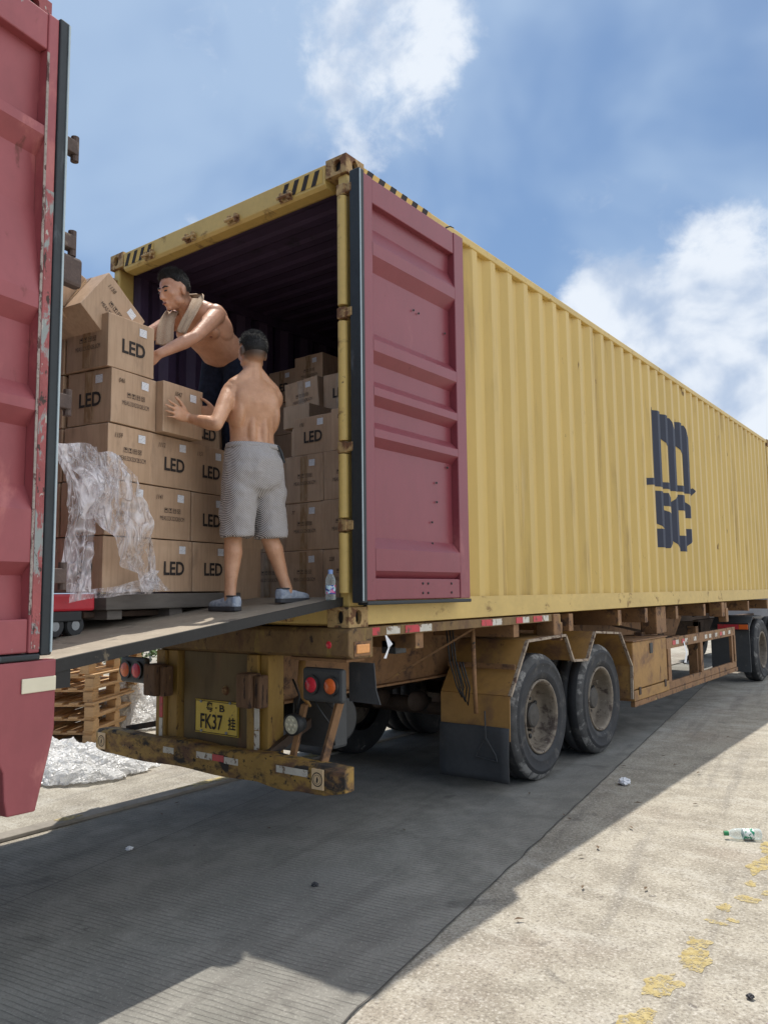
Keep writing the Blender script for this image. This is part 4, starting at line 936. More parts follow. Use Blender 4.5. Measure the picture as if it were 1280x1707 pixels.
def icon_mesh():
    global ICON
    if ICON: return ICON
    mb = MB(); s = .026; t = .0022
    def rect(x0_, x1_, z0_, z1_): mb.add([(x0_, z0_, 0), (x1_, z0_, 0), (x1_, z1_, 0), (x0_, z1_, 0)], [(0, 1, 2, 3)])
    for i in range(4):
        c_ = (i-1.5)*.034; h_ = s/2
        rect(c_-h_, c_+h_, -h_, -h_+t); rect(c_-h_, c_+h_, h_-t, h_); rect(c_-h_, c_-h_+t, -h_, h_); rect(c_+h_-t, c_+h_, -h_, h_)
        if i == 0:   # umbrella
            mb.add([(c_-.009, .001, .0)]+[(c_+.009*math.cos(PI-a*PI/8), .001+.008*math.sin(a*PI/8), 0) for a in range(1, 9)], [tuple(range(9))]); rect(c_-.0008, c_+.0008, -.009, .002)
        if i == 1:   # glass
            mb.add([(c_-.007, .009, 0), (c_+.007, .009, 0), (c_+.001, -.001, 0), (c_-.001, -.001, 0)], [(0, 1, 2, 3)]); rect(c_-.001, c_+.001, -.008, 0); rect(c_-.005, c_+.005, -.0095, -.0075)
        if i == 2:   # two arrows up
            for o_ in (-.005, .005): mb.add([(c_+o_-.004, .002, 0), (c_+o_+.004, .002, 0), (c_+o_, .009, 0)], [(0, 1, 2)]); rect(c_+o_-.0012, c_+o_+.0012, -.009, .002)
        if i == 3:   # recycling triangle
            for k in range(3):
                a = PI/2+k*2*PI/3; p = V((c_+.006*math.cos(a), .006*math.sin(a), 0)); q = V((c_+.009*math.cos(a+1.5), .009*math.sin(a+1.5), 0)); w_ = (q-p).normalized().orthogonal()*.0017
                w_ = V((-(q-p).y, (q-p).x, 0)).normalized()*.0017
                mb.add([p-w_, p+w_, q+w_, q-w_], [(0, 1, 2, 3)])
    o = mb.build('icons', M['ink']); ICON = o.data; COL.objects.unlink(o); bpy.data.objects.remove(o); return ICON
LABEL = None
def label_obj(parent, mx):
    global LABEL
    if LABEL is None:
        o = MB().add([(-.026, -.022, 0), (.026, -.022, 0), (.026, .022, 0), (-.026, .022, 0)], [(0, 1, 2, 3)]).build('label', M['label']); LABEL = o.data
        COL.objects.unlink(o); bpy.data.objects.remove(o)
    o = bpy.data.objects.new('shipping_label', LABEL); COL.objects.link(o); o.parent = parent; o.matrix_local = mx
def face_mx(w, d_, face, a, z, lift=.0048):
    if face == 'x': return frame((w/2+lift, a, z), (0, 1, 0), (0, 0, 1))
    return frame((a, -d_/2-lift, z), (1, 0, 0), (0, 0, 1))
seedc = [0]
def carton(label, loc, rot=(0, 0, 0), x=None, y=None, w=BW, d=BD, h=BH, group='brown LED cartons', num=('', ''), tape='y', plain=False, simple=False):
    """x, y: what is printed on the +x / -y faces: 'led' or 'meas'"""
    seedc[0] += 1
    R_ = thing('cardboard_box', label, 'box', loc, 0, group); R_.rotation_euler = rot
    c_ = bpy.data.objects.new('carton', carton_mesh(w, d, h, seedc[0] % 6)); COL.objects.link(c_); c_.parent = R_
    if simple: return R_
    tpz = MB()
    if tape in ('x', 'y', 'xy'):
        tpz.box(-.03, .03, -d/2-.0046, -d/2-.0036, .01, h-.008) if 'y' in tape else None
        tpz.box(-.03, .03, -d/2+.001, d/2-.001, h+.0015, h+.0022) if 'y' in tape else None
        tpz.box(w/2+.0036, w/2+.0046, -.03, .03, .01, h-.008) if 'x' in tape else None
        tpz.box(w/2+.0045, w/2+.0055, -.03, .03, h-.06, h-.008) if 'y' in tape and random.random() < .0 else None
    if tpz.v: tpz.build('packing_tape', M['tape'], R_)
    for face, kind in (('x', x), ('y', y)):
        if not kind: continue
        fs = 1.
        if kind == 'led': text('led_print', 'LED', .105, M['ink'], R_, face_mx(w, d, face, .01, h*.44), .0028, .92)
        else:
            o = bpy.data.objects.new('handling_icons', icon_mesh()); COL.objects.link(o); o.parent = R_; o.matrix_local = face_mx(w, d, face, .01, h*.56)
            text('size_print', 'MEAS:32X32X28.5CM', .034, M['inklite'], R_, face_mx(w, d, face, .01, h*.40), 0, .62)
        label_obj(R_, face_mx(w, d, face, .075, h*.82) @ Matrix.Rotation(random.uniform(-.05, .05), 4, 'Z'))
        nb = num[0] if face == 'x' else num[1]
        if nb: text('pen_number', nb, .036, M['pen'], R_, face_mx(w, d, face, -.095, h*.80) @ Matrix.Rotation(.06, 4, 'Z'), .0004, .8, .3)
    return R_

# left stack: local x = away from us to the right face, local y = along VV
SO = V((-.638, -1.199, 1.553))
TH = .296
def sp(s, t, z): p = SO+VV*s-NV*t; return (p.x, p.y, SO.z+z)
def sbox(label, s, t, tier, ds=0, dn=0, rz=0, **k):
    jr = random.Random(hash((s, t, tier)) % 9973)
    p = sp(s*.335+BW/2+.006+ds, t*.335+BW/2+.004-dn+jr.uniform(-.008, .006), tier*TH+.001)
    return carton(label, p, (0, 0, RZ+rz+jr.uniform(-.022, .022)), **k)
sbox('bottom LED carton at the near corner of the stack behind the plastic wrap', 0, 0, 0, x='', y='led', num=('', ''))
sbox('second carton up at the near corner of the stack, half covered by wrap', 0, 0, 1, x='meas', y='', ds=-.003, num=('', ''))
sbox('third carton up at the near stack corner, pen number 1159', 0, 0, 2, x='meas', y='', num=('1159', '169'), ds=.004, tape='')
sbox('fourth carton up at the near stack corner, LED on its shaded face', 0, 0, 3, x='meas', y='led', num=('046', ''), ds=.012, dn=.012)
sbox('large LED carton under the tilted box at the top of the stack', 0, 0, 4, x='led', y='meas', num=('', ''), ds=.0, dn=.01, tape='y')
sbox('bottom LED carton in the second column of the left stack', 1, 0, 0, x='led', num=('', ''))
sbox('carton with handling icons above the bottom LED carton, second column', 1, 0, 1, x='meas', num=('1141', ''), ds=-.015)
sbox('LED carton with pen number 1112 under the carton the man holds', 1, 0, 2, x='led', num=('1112', ''), ds=-.004)
sbox('carton pressed between the hands of the man in checked shorts', 1, 0, 3, x='', y='', ds=.008, dn=.07, num=('', ''), tape='')
# give the held box its label and pen number
HB = [o for o in COL.objects if o.name.startswith('cardboard_box')][-1]
label_obj(HB, face_mx(BW, BD, 'x', .075, BH*.80)); text('pen_number', '1042', .036, M['pen'], HB, face_mx(BW, BD, 'x', -.05, BH*.80), .0004, .8, .3)
sbox('bottom LED carton beside the bare calf of the standing man', 2, 0, 0, x='led')
sbox('second LED carton up in the column beside the checked shorts', 2, 0, 1, x='led', ds=-.01)
sbox('third LED carton up in the column beside the checked shorts', 2, 0, 2, x='led', num=('1151', ''), ds=-.008, dn=-.02)
for s in (0, 1, 2):
    for tier in range(5 if s == 0 else 3):
        if s == 0 and tier in (3, 4):
            sbox('carton sliver beside the red door, %s' % ('level with the top LED carton' if tier == 4 else 'level with the fourth tier'), s, 1, tier, y='', tape='', ds=.004)
        else:
            sbox('carton hidden in the second row of the left stack', s, 1, tier, simple=True, group='cartons buried in the left stack')
p = sp(.86, .335+.17, 3*TH-.11); 
carton('LED carton seen between the held carton and the standing man', sp(.93, .30, 3*TH), (0, 0, RZ), x='led', h=.235, tape='')
# the tilted box on top
tb_ = carton('tilted carton balanced on top of the left stack', (0, 0, 0), x='meas', y='', num=('1158', ''), tape='y')
# its +x face keeps facing the camera side; turned about that axis so its text runs downhill
ang = rad(-38)
Rm = Matrix.Rotation(RZ, 4, 'Z') @ Matrix.Rotation(rad(-2), 4, 'Z') @ Matrix.Rotation(ang, 4, 'X')
corner_local = V((BW/2, -BD/2, BH))     # top-left corner of the printed face
target = V((-.693, -1.168, 3.285)) 
corner_local = V((BW/2, -BD/2, BH))
tgt = sp(.045, .05, 1.716)
tb_.matrix_world = Matrix.Translation(V(tgt)) @ Rm @ Matrix.Translation(-corner_local)
tb_['hold'] = 0; del tb_['hold']
carton('carton leaning under the tilted one, mostly behind the red door', sp(-.17, .36, 5*TH-.02), (rad(-8), 0, RZ+.2), simple=True)

# pallet slab and pallet jack beneath the stack
PS = thing('pallet', 'thick grey platform under the left carton stack', 'pallet', sp(.5, .5, -.09), RZ)
MB().box(-.50, .515, -.48, .60, .0, .083).build('deck', M['slab'], PS, bevel=.006)
q = MB()
for yy in (-.4, .05, .5): q.box(-.48, .49, yy-.05, yy+.05, -.05, -.001)
q.build('runner', M['slab'], PS, bevel=.004)
JK = thing('pallet_jack', 'red pallet jack with black castors under the near end of the stack', 'pallet jack', sp(-.15, .3, -.16), RZ)
MB().box(-.3, .285, -.32, .125, .07, .155).build('frame', M['redsteel'], JK, bevel=.012)
MB().box(-.25, -.1, .13, 1.0, .03, .062).box(.05, .2, .13, 1.0, .03, .062).build('fork', M['chdark'], JK, bevel=.008)
MB().tube([(0, -.33, .12), (0, -.42, .5), (0, -.5, 1.0)], .02, 10).build('handle', M['redsteel'], JK, smooth=True)
for (x, y) in ((.24, -.10), (.24, .02), (-.2, -.1)):
    w = MB().lathe([(x+a, b_) for a, b_ in ((-.03, .001), (-.03, .05), (-.02, .056), (.02, .056), (.03, .05), (.03, .028), (.022, .001))], (0, y, .0), 'x', 24).build('castor', M['black'], JK, smooth=False)
    MB().lathe([(x+.031, .001), (x+.031, .024)], (0, y, .0), 'x', 16).build('castor_hub', M['galv'], w)
MB().box(.20, .28, -.13, .05, .02, .07).build('castor_fork', M['black'], JK, bevel=.006)

# boxes inside the yellow container, all turned with a printed face to the door
YH = .3205
yg = 'cartons inside the yellow container'
def ybox(label, x0_, y0_, z0_, w=.338, h=.318, rz=0, **k):
    return carton(label, (x0_+w/2, y0_+.165, z0_), (0, 0, rz), w=w, d=.328, h=h, group=yg, **k)
FZ = 1.4985
cols = ((-.805, 'left'), (-.462, 'right'))
ybox('bottom carton in the yellow container, crossed by a dark scribble', -.805, .30, FZ, y='meas', num=('', ''))
ybox('bottom carton by the yellow door post, ringed number 228, behind the bottle', -.462, .30, FZ, y='meas', num=('', '228'))
ybox('second carton up in the column right of the checked shorts', -.805, .305, FZ+YH, y='meas', num=('', '77'))
ybox('second carton up beside the yellow door post', -.462, .295, FZ+YH, y='meas', num=('', ''))
ybox('third carton up, the taped one right of the checked shorts', -.80, .30, FZ+2*YH, y='meas')
ybox('third carton up beside the yellow door post', -.455, .30, FZ+2*YH, y='meas')
ybox('LED carton on the top row right of the standing man', -.735, .31, FZ+3*YH, w=.338, h=.258, y='led', num=('', '193'), tape='')
ybox('top row carton half behind the yellow door post, number 84', -.39, .30, FZ+3*YH, w=.33, h=.275, y='meas', num=('', '84'), tape='')
ybox('shaded bottom carton between the calves of the standing man', -1.155, .315, FZ, y='meas')
ybox('shaded second carton behind the right leg of the checked shorts', -1.15, .32, FZ+YH, y='meas')
ybox('third carton, a sliver right of the shorts hem', -1.15, .31, FZ+2*YH, y='meas')
ybox('pale grey taped carton just right of the bare waist', -1.10, .68, FZ+3*YH+.0, y='meas', h=.30)
ybox('small shaded carton with a dark side above the waist', -1.20, .69, FZ+3*YH+.31, w=.26, y='', h=.17, tape='')
bx_ = ybox('tilted carton beside the bare shoulder blade, label near its top', -1.42, .95, 2.93, y='meas', h=.29); bx_.rotation_euler = (0, rad(-5), rad(3))
ybox('LED carton with shiny tape crossing the letters, by the yellow post', -1.07, 1.0, 2.945, y='led', h=.285)
ybox('carton lying under the shiny taped LED carton', -1.07, 1.0, 2.655, y='', h=.288)
ybox('carton lying left of the one under the shiny taped carton', -1.415, 1.0, 2.63, y='', h=.29)
ybox('darkest LED carton at the back beside the ear of the standing man', -2.30, 1.62, 3.30, y='led', h=.30)
ybox('highest carton at the back of the load, with a white label', -1.945, 1.60, 3.36, y='meas', h=.315)
ybox('dim carton at the very back beside the yellow post', -1.50, 1.95, 3.42, y='', h=.30)
for xx_, yy_, top in ((-1.07, 1.02, 2.655), (-1.415, 1.02, 2.63), (-1.945, 1.64, 3.36), (-2.30, 1.64, 3.30), (-1.50, 1.97, 3.42), (-1.155, 1.60, 3.0), (-.80, 1.35, 2.8), (-.44, .68, 2.45), (-.79, .68, 2.45), (-1.14, .69, 2.45)):
    nn = round((top-FZ)/.32); hh_ = (top-FZ)/nn
    for k in range(nn): carton('carton buried in the load of the yellow container', (xx_+.168, yy_+.165, FZ+k*hh_), w=.335, d=.328, h=hh_-.003, group='cartons buried in the yellow container', simple=True)
for k in range(2): carton('%s carton of the two under the feet of the leaning man' % ('lower', 'upper')[k], (-1.03, -.09+.02*k, (rz_(-.1)+.006) if k == 0 else 1.484+.006+.337), (0, 0, .04), w=.42, d=.36, h=.334, group='cartons under the leaning man', y='meas', tape='')

# ------------------------------------------------------------------ plastic film
def ribbon(mb, path, nu, seed, amp, fr=1.0):
    """path: list of (point, width vector); a ruffled strip with sharp folds"""
    m_ = len(path); N = 14; rows = []
    for i in range((m_-1)*N+1):
        k = min(i//N, m_-2); t = (i-k*N)/N
        p = V(path[k][0]).lerp(V(path[k+1][0]), t); w_ = V(path[k][1]).lerp(V(path[k+1][1]), t)
        dn = NV
        row = []
        for j in range(nu+1):
            u = j/nu-.5; q = p+w_*u
            s_ = q*10*fr+V((seed*7.3, seed, 0)); uu = V((u*w_.length*26*fr, i/N*.7, seed))
            f = 1.3*(1-abs(mnoise.noise(uu))*2)+.9*(1-abs(mnoise.noise(s_*.8))*2)+.25*mnoise.noise(s_*3)
            s_ = s_*.6; row.append(q+dn*(amp*f)+V((mnoise.noise(s_+V((9, 0, 0))), mnoise.noise(s_+V((0, 9, 0))), mnoise.noise(s_+V((0, 0, 9)))))*amp*2.2)
        rows.append(row)
    vs = [p for r_ in rows for p in r_]; c_ = nu+1
    mb.add(vs, [(i*c_+j, i*c_+j+1, (i+1)*c_+j+1, (i+1)*c_+j) for i in range(len(rows)-1) for j in range(nu)])
def sv(s, z, o=.06): p = SO+VV*s+NV*o; return V((p.x, p.y, SO.z+z))
WR = thing('plastic_wrap', 'torn clear stretch film hanging off the left carton stack', 'plastic wrap', sp(0, 0, 0))
wo = sp(0, 0, 0)
mb = MB()
ribbon(mb, [(sv(-.16, .70), VV*.36), (sv(-.10, .60, .09), VV*.34+V((0, 0, .06))), (sv(-.02, .44, .12), VV*.30+V((0, 0, .16))), (sv(.10, .26, .11), VV*.22+V((0, 0, .13))), (sv(.20, .10, .09), VV*.15+V((0, 0, .05))), (sv(.225, .01, .08), VV*.16)], 44, 1, .018)
ribbon(mb, [(sv(-.22, .72, .04), VV*.26), (sv(-.23, .5, .08), VV*.22), (sv(-.24, .25, .09), VV*.17), (sv(-.24, .0, .08), VV*.16)], 36, 2, .018)
ribbon(mb, [(sv(.24, .03, .10), V((0, 0, .09))), (sv(.05, .0, .07), V((0, 0, .045))), (sv(-.15, -.01, .08), V((0, 0, .04))), (sv(-.28, .0, .08), V((0, 0, .10)))], 16, 3, .010)
ribbon(mb, [(sv(-.10, .66, .03), VV*.30), (sv(-.12, .52, .10), VV*.26+V((0, 0, -.10))), (sv(-.16, .38, .12), VV*.18)], 30, 5, .022)
ribbon(mb, [(sv(.24, .12, .10), VV*.10), (sv(.20, .05, .12), VV*.14), (sv(.23, .0, .12), VV*.16)], 26, 6, .02)
mb.build('film_sheet', M['wrap'], WR, off=wo, smooth=True)
def heap(name, label, c_, rx, ry, hz, seed, n_=64, rot=0, cat='plastic film'):
    mb = MB()
    for lay in range(2):
        vs = []; s0 = seed+lay*11
        for j in range(n_+1):
            for i in range(n_+1):
                u, w_ = 2*i/n_-1, 2*j/n_-1
                # square to disc
                x = u*math.sqrt(1-w_*w_/2); y = w_*math.sqrt(1-u*u/2); rr_ = math.sqrt(x*x+y*y)
                edge = 1+.35*mnoise.noise(V((x*1.7, y*1.7, s0)))
                P_ = V((x*rx*edge, y*ry*edge, 0)); q = P_*9+V((s0, 0, 0))
                rdg = (1-abs(mnoise.noise(q*.5))*2)*.5+(1-abs(mnoise.noise(q*1.6))*2)*.28+(1-abs(mnoise.noise(q*4.5))*2)*.14
                z = hz*max(0, 1-rr_**2.2)*(.62+.35*mnoise.noise(V((x*2.1, y*2.1, s0+4))))+.09*rdg*(.35+.65*(1-rr_))*(hz/.35+.3)
                P_ += V((mnoise.noise(q*1.3+V((3, 0, 0))), mnoise.noise(q*1.3+V((0, 5, 0))), 0))*.05
                P_.z = max(.014+.01*abs(mnoise.noise(q*2)), z*(1-.25*lay)+.014)
                P_.rotate(Matrix.Rotation(rot, 3, 'Z')); vs.append(P_)
        mb.add(vs, [(j*(n_+1)+i, j*(n_+1)+i+1, (j+1)*(n_+1)+i+1, (j+1)*(n_+1)+i) for j in range(n_) for i in range(n_)])
    o = mb.build(name, M['heap']); o.location = c_
    tag(o, label, cat); return o
heap('plastic_film_heap', 'crumpled white film lying in the sun in front of the pallets', (-3.50, .30, 0), .80, .44, .36, 3, 90, rad(48))
heap('plastic_film_heap', 'taller heap of crumpled white film right of the pallet stack', (-5.15, 2.35, 0), .62, .55, .72, 8, 90, rad(40))
heap('plastic_film_heap', 'small low heap of film behind the buffer block', (-4.4, 2.75, 0), .35, .3, .36, 15, 60)

# ------------------------------------------------------------------ wooden pallets
def pallet(label, loc, rz):
    R_ = thing('wooden_pallet', label, 'pallet', loc, rz, 'stacked wooden pallets')
    for k, x in enumerate((-.5, 0, .5)): MB().box(x-.05, x+.05, -.6, .6, 0, .022).build('bottom_board', M['wood'], R_, bevel=.003)
    for x in (-.5, 0, .5):
        for y in (-.53, 0, .53): MB().box(x-.05, x+.05, y-.07, y+.07, .0225, .10).build('block', M['wood'], R_, bevel=.003)
    for y in (-.53, 0, .53): MB().box(-.55, .55, y-.05, y+.05, .1005, .12).build('stringer', M['wood'], R_, bevel=.002)
    for k in range(7): x = -.5+k*1/6; MB().box(x-.048, x+.048, -.6, .6, .1205, .142).build('deck_board', M['wood'], R_, bevel=.003)
    return R_
names = ('bottom', 'second', 'third', 'fourth', 'fifth', 'topmost')
for k in range(6):
    pallet('%s wooden pallet of the stack on the sunny yard' % (names[k] if k in (0, 5) else names[k]+' from the ground'), (-5.18+random.uniform(-.03, .03), 1.42+random.uniform(-.04, .04), .012+k*.1435), rad(31)+random.uniform(-.05, .05))

# ------------------------------------------------------------------ bottles and litter
def bottle(name, label, loc, rot, hgt, capm, labm, rmax=.032):
    R_ = thing(name, label, 'bottle', loc); R_.rotation_euler = rot
    h = hgt
    MB().lathe([(0, .001), (0, rmax*.85), (.006, rmax), (h*.12, rmax), (h*.15, rmax*.94), (h*.18, rmax), (h*.50, rmax), (h*.53, rmax*.93), (h*.57, rmax), (h*.66, rmax*.98), (h*.76, rmax*.8), (h*.86, rmax*.45), (h*.9, .013), (h*.93, .013)], (0, 0, 0), 'z', 28).build('bottle_body', M['pet'], R_, smooth=True)
    MB().lathe([(h*.20, rmax*1.015), (h*.49, rmax*1.015)], (0, 0, 0), 'z', 28).build('label_band', labm, R_, smooth=True)
    MB().lathe([(h*.93-.012, .0145), (h*1.0, .0145), (h*1.0+.001, .001)], (0, 0, 0), 'z', 20).build('cap', capm, R_)
    return R_
def band_mat(name, a, b_, c_):
    m = bpy.data.materials.new(name); m.use_nodes = True; k = NT(m.node_tree); bs = k.n['Principled BSDF']
    pos = k.add('ShaderNodeTexCoord').outputs['Object']
    q = k.mix(k.ramp(k.noise(pos, 45, 2), .45, .52), a, b_); q = k.mix(k.ramp(k.noise(k.vmath('ADD', pos, (3, 1, 2)), 40, 2), .56, .60), q, c_)
    k.link(q, bs.inputs['Base Color']); bs.inputs['Roughness'].default_value = .35; return m
bottle('water_bottle', 'clear water bottle with blue cap standing by the yellow door post', (-.075, -.075, rz_(-.075)), (0, 0, 0), .175, mat('blue_cap', (.25, .38, .70), .4), band_mat('blue_pink_label', (.03, .06, .30), (.55, .75, .85), (.65, .10, .30)), .03)
bottle('water_bottle', 'empty bottle with green cap lying on the sunlit concrete', (1.748, 1.831, .032), (rad(90), 0, rad(-61.7)), .215, mat('green_cap', (.02, .22, .08), .4), band_mat('green_white_label', (.02, .25, .14), (.80, .84, .82), (.80, .84, .82)))
def crumple(name, label, c_, r_, m_, seed, cat):
    bm = bmesh.new(); bmesh.ops.create_icosphere(bm, subdivisions=3, radius=r_)
    for v_ in bm.verts:
        k = 1+.55*mnoise.noise(v_.co*(2.2/r_)+V((seed, 0, 0)))+.3*mnoise.noise(v_.co*(6/r_)); v_.co *= k; v_.co.z *= .55
    me = bpy.data.meshes.new(name); bm.to_mesh(me); bm.free(); me.materials.append(m_)
    o = bpy.data.objects.new(name, me); COL.objects.link(o); o.location = c_; return tag(o, label, cat)
crumple('tissue', 'crumpled white tissue on the shaded concrete right of the wheels', (.57, 2.71, .022), .045, M['paper'], 2, 'tissue')
M['stone'] = mat('dark_stone', (.05, .05, .055), .8)
crumple('stone', 'small dark stone on the grooved lane in front of the bumper', (.02, -.32, .009), .018, M['stone'], 5, 'stone')
crumple('paper_scrap', 'pale paper scrap on the shaded lane below the kerb', (-1.30, -.53, .008), .02, M['paper'], 7, 'litter')
crumple('stone', 'small dark stone on the sunlit concrete near the bottom right corner', (2.13, -.22, .008), .014, M['stone'], 9, 'stone')
def leafm(c_, s_, rz):
    mb = MB().add([(0, -s_, .004), (s_*.35, -.2*s_, .008), (0, s_, .005), (-s_*.35, -.1*s_, .011)], [(0, 1, 2), (0, 2, 3)])
    o = mb.build('dead_leaf', M['deadleaf']); o.location = c_; o.rotation_euler = (0, 0, rz); return tag(o, 'dead brown leaf lying on the concrete', 'leaf', 'dead leaves scattered on the concrete')
M['deadleaf'] = mat('dead_leaf', (.13, .085, .05), .8)
for i, (x, y) in enumerate(((.62, 1.55), (.55, 1.62), (1.02, 1.60), (.98, .9), (1.0, 1.1), (1.18, .45), (.86, 2.2), (.35, 3.3), (.5, 3.9), (.7, 3.6), (-.15, .72), (-.9, .25), (.1, 2.0), (1.45, .62), (1.2, 2.4), (.95, 3.4), (-1.9, .3), (-1.75, .05), (.75, 5.2), (1.1, -.1))):
    leafm((x, y, .006), .02+.012*random.random(), random.uniform(0, 6.28))

# ------------------------------------------------------------------ greenery behind
def foliage(mb, c_, r3, cnt, ls, rs):
    c_ = V(c_)
    clumps = [(c_+V((rs.uniform(-1, 1)*r3[0], rs.uniform(-1, 1)*r3[1], rs.uniform(-.8, 1)*r3[2]))*.75, rs.uniform(.25, .5)*min(r3)) for _ in range(26)]
    for i in range(cnt):
        cc_, rr_ = rs.choice(clumps); p = cc_+V((rs.gauss(0, .5), rs.gauss(0, .5), rs.gauss(0, .45)))*rr_
        a = V((rs.gauss(0, 1), rs.gauss(0, 1), rs.gauss(0, .7))).normalized(); b_ = a.orthogonal().normalized(); s_ = ls*rs.uniform(.6, 1.3)
        mb.add([p-a*s_, p+b_*s_*.4, p+a*s_, p-b_*s_*.4], [(0, 1, 2, 3)])
rs = random.Random(3)
TRE = thing('broadleaf_tree', 'leafy tree behind the left carton stack', 'tree', (-14.6, 5.6, 0))
MB().tube([(-14.6, 5.6, 0), (-14.5, 5.7, 2.5), (-14.3, 5.8, 5), (-13.9, 5.9, 7.2)], [.22, .18, .12, .05], 10).build('trunk', M['bark'], TRE, off=(-14.6, 5.6, 0))
mb = MB(); foliage(mb, (-14.4, 5.6, 6.6), (1.9, 1.9, 2.1), 5200, .11, rs); mb.build('crown', M['leaf'], TRE, off=(-14.6, 5.6, 0))
HD = thing('hedge', 'green shrubs along the far edge of the yard', 'shrub', (-11, 7.5, 0))
mb = MB()
for i in range(9): foliage(mb, (-12.6+i*.9, 5.2+i*1.0, .55), (.9, .8, .55), 1300, .055, rs)
mb.build('foliage', M['leaf'], HD, off=(-11, 7.5, 0))
FN = thing('mesh_fence', 'grey wire fence behind the green shrubs', 'fence', (-12.4, 7.5, 0))
mb = MB()
for i in range(8): mb.tube([(-14.4+i*1.1, 5.4+i*1.15, 0), (-14.4+i*1.1, 5.4+i*1.15, 1.8)], .03, 6)
mb.build('post', M['galv'], FN, off=(-12.4, 7.5, 0))
mb = MB()
for z in (.2, .5, .8, 1.1, 1.4, 1.75): mb.tube([(-14.4, 5.4, z), (-6.7, 13.45, z)], .008, 4)
mb.build('wire', M['galv'], FN, off=(-12.4, 7.5, 0))

# ------------------------------------------------------------------ people
class Body(MB):
    def limb(s, pts, rs_, seg=14):
        """tapered chain with rounded ends"""
        pts = [V(p) for p in pts]; s.tube(pts, rs_, seg)
        I = ((1, 0, 0), (0, 1, 0), (0, 0, 1))
        for p, r_ in zip(pts, rs_): s.ell(p, I, (r_*.99,)*3, 14, 9)
    def loft(s, secs, seg=26, pw=.85):
        rings = []
        for c_, a, b_ in secs:
            c_ = V(c_); a = V(a); b_ = V(b_)
            rings.append([c_+a*math.copysign(abs(math.cos(t))**pw, math.cos(t))+b_*math.copysign(abs(math.sin(t))**pw, math.sin(t)) for t in [2*PI*k/seg for k in range(seg)]])
        s.rings(rings)
    def hand(s, wr, fd, side, nrm, sc_=1., curl=.25, spread=.12, thumb_a=.7):
        """wr wrist, fd finger direction, side = towards the thumb, nrm = out of the palm (towards what it touches)"""
        wr = V(wr); fd = V(fd).normalized(); nrm = V(nrm).normalized(); side = (V(side)-fd*V(side).dot(fd)).normalized(); nrm = side.cross(fd)*(1 if side.cross(fd).dot(nrm) > 0 else -1)
        k = sc_
        s.loft([(wr-fd*.02*k, side*.027*k, nrm*.021*k), (wr+fd*.01*k, side*.029*k, nrm*.019*k), (wr+fd*.045*k, side*.040*k, nrm*.017*k), (wr+fd*.085*k, side*.043*k, nrm*.0145*k), (wr+fd*.10*k, side*.040*k, nrm*.011*k)], 18)
        for i, (o_, L, r_) in enumerate(((.032, .070, .0088), (.0108, .079, .0092), (-.0108, .073, .0088), (-.032, .058, .0078))):
            st = wr+fd*.088*k+side*o_*k; dd = (fd+side*(o_/.032)*spread).normalized(); pts = [st]; a = .05
            for j, fr_ in enumerate((.45, .30, .25)):
                a += curl*(.5 if j == 0 else 1); d2 = (dd*math.cos(a)+nrm*math.sin(a)); pts.append(pts[-1]+d2*L*fr_*k)
            s.limb(pts, [r_*k, r_*.98*k, r_*.9*k, r_*.78*k], 10)
        st = wr+fd*.028*k+side*.022*k; t1 = st+(fd*math.cos(thumb_a)+side*math.sin(thumb_a)+nrm*.2)*.045*k; t2_ = t1+(fd*math.cos(thumb_a*.7)+side*math.sin(thumb_a*.7)+nrm*.15)*.032*k; t3 = t2_+(fd*math.cos(thumb_a*.5)+side*math.sin(thumb_a*.5)+nrm*.1)*.026*k
        s.limb([st, t1, t2_, t3], [.015*k, .0115*k, .0105*k, .0085*k], 10)
    def head(s, c_, fd, up, k=1.):
        c_ = V(c_); fd = V(fd).normalized(); up = (V(up)-fd*V(up).dot(fd)).normalized(); sd = up.cross(fd)   # sd = his left
        A = (sd, fd, up)
        def E(x, y, z, rx, ry, rz__): s.ell(c_+(sd*x+fd*y+up*z)*k, A, (rx*k, ry*k, rz__*k), 20, 14)
        E(0, -.012, .026, .076, .093, .086)            # cranium
        E(0, -.022, -.005, .068, .078, .080)           # back of the head
        E(0, .018, -.01, .066, .074, .085)             # face block
        E(0, .030, -.068, .045, .052, .042)            # jaw
        E(0, .066, -.098, .020, .016, .014)            # chin
        for q in (-1, 1):
            E(q*.040, .056, -.020, .022, .022, .020)   # cheekbone
            E(q*.030, .072, .024, .024, .014, .009)    # brow
            E(q*.046, .012, -.062, .022, .040, .028)   # jaw corner
            E(q*.080, -.010, -.010, .009, .021, .033)  # ear
            E(q*.080, -.016, .004, .011, .014, .017)
            E(q*.011, .088, -.040, .009, .010, .008)   # nostril wing
            E(q*.030, .074, .004, .015, .010, .007)    # eyelid
        s.limb([c_+(fd*.083+up*.018)*k, c_+(fd*.098-up*.018)*k, c_+(fd*.103-up*.036)*k], [.008*k, .010*k, .0125*k], 10)
        E(0, .086, -.062, .022, .009, .006); E(0, .084, -.073, .019, .009, .006)   # lips
        return A
def finish_body(b_, m_, parent, off, vox=.0052, sm=5, name='body'):
    o = b_.build(name, m_, parent, off=off, smooth=True)
    r_ = o.modifiers.new('r', 'REMESH'); r_.mode = 'VOXEL'; r_.voxel_size = vox; r_.use_smooth_shade = True
    s_ = o.modifiers.new('s', 'SMOOTH'); s_.factor = .5; s_.iterations = sm
    return o
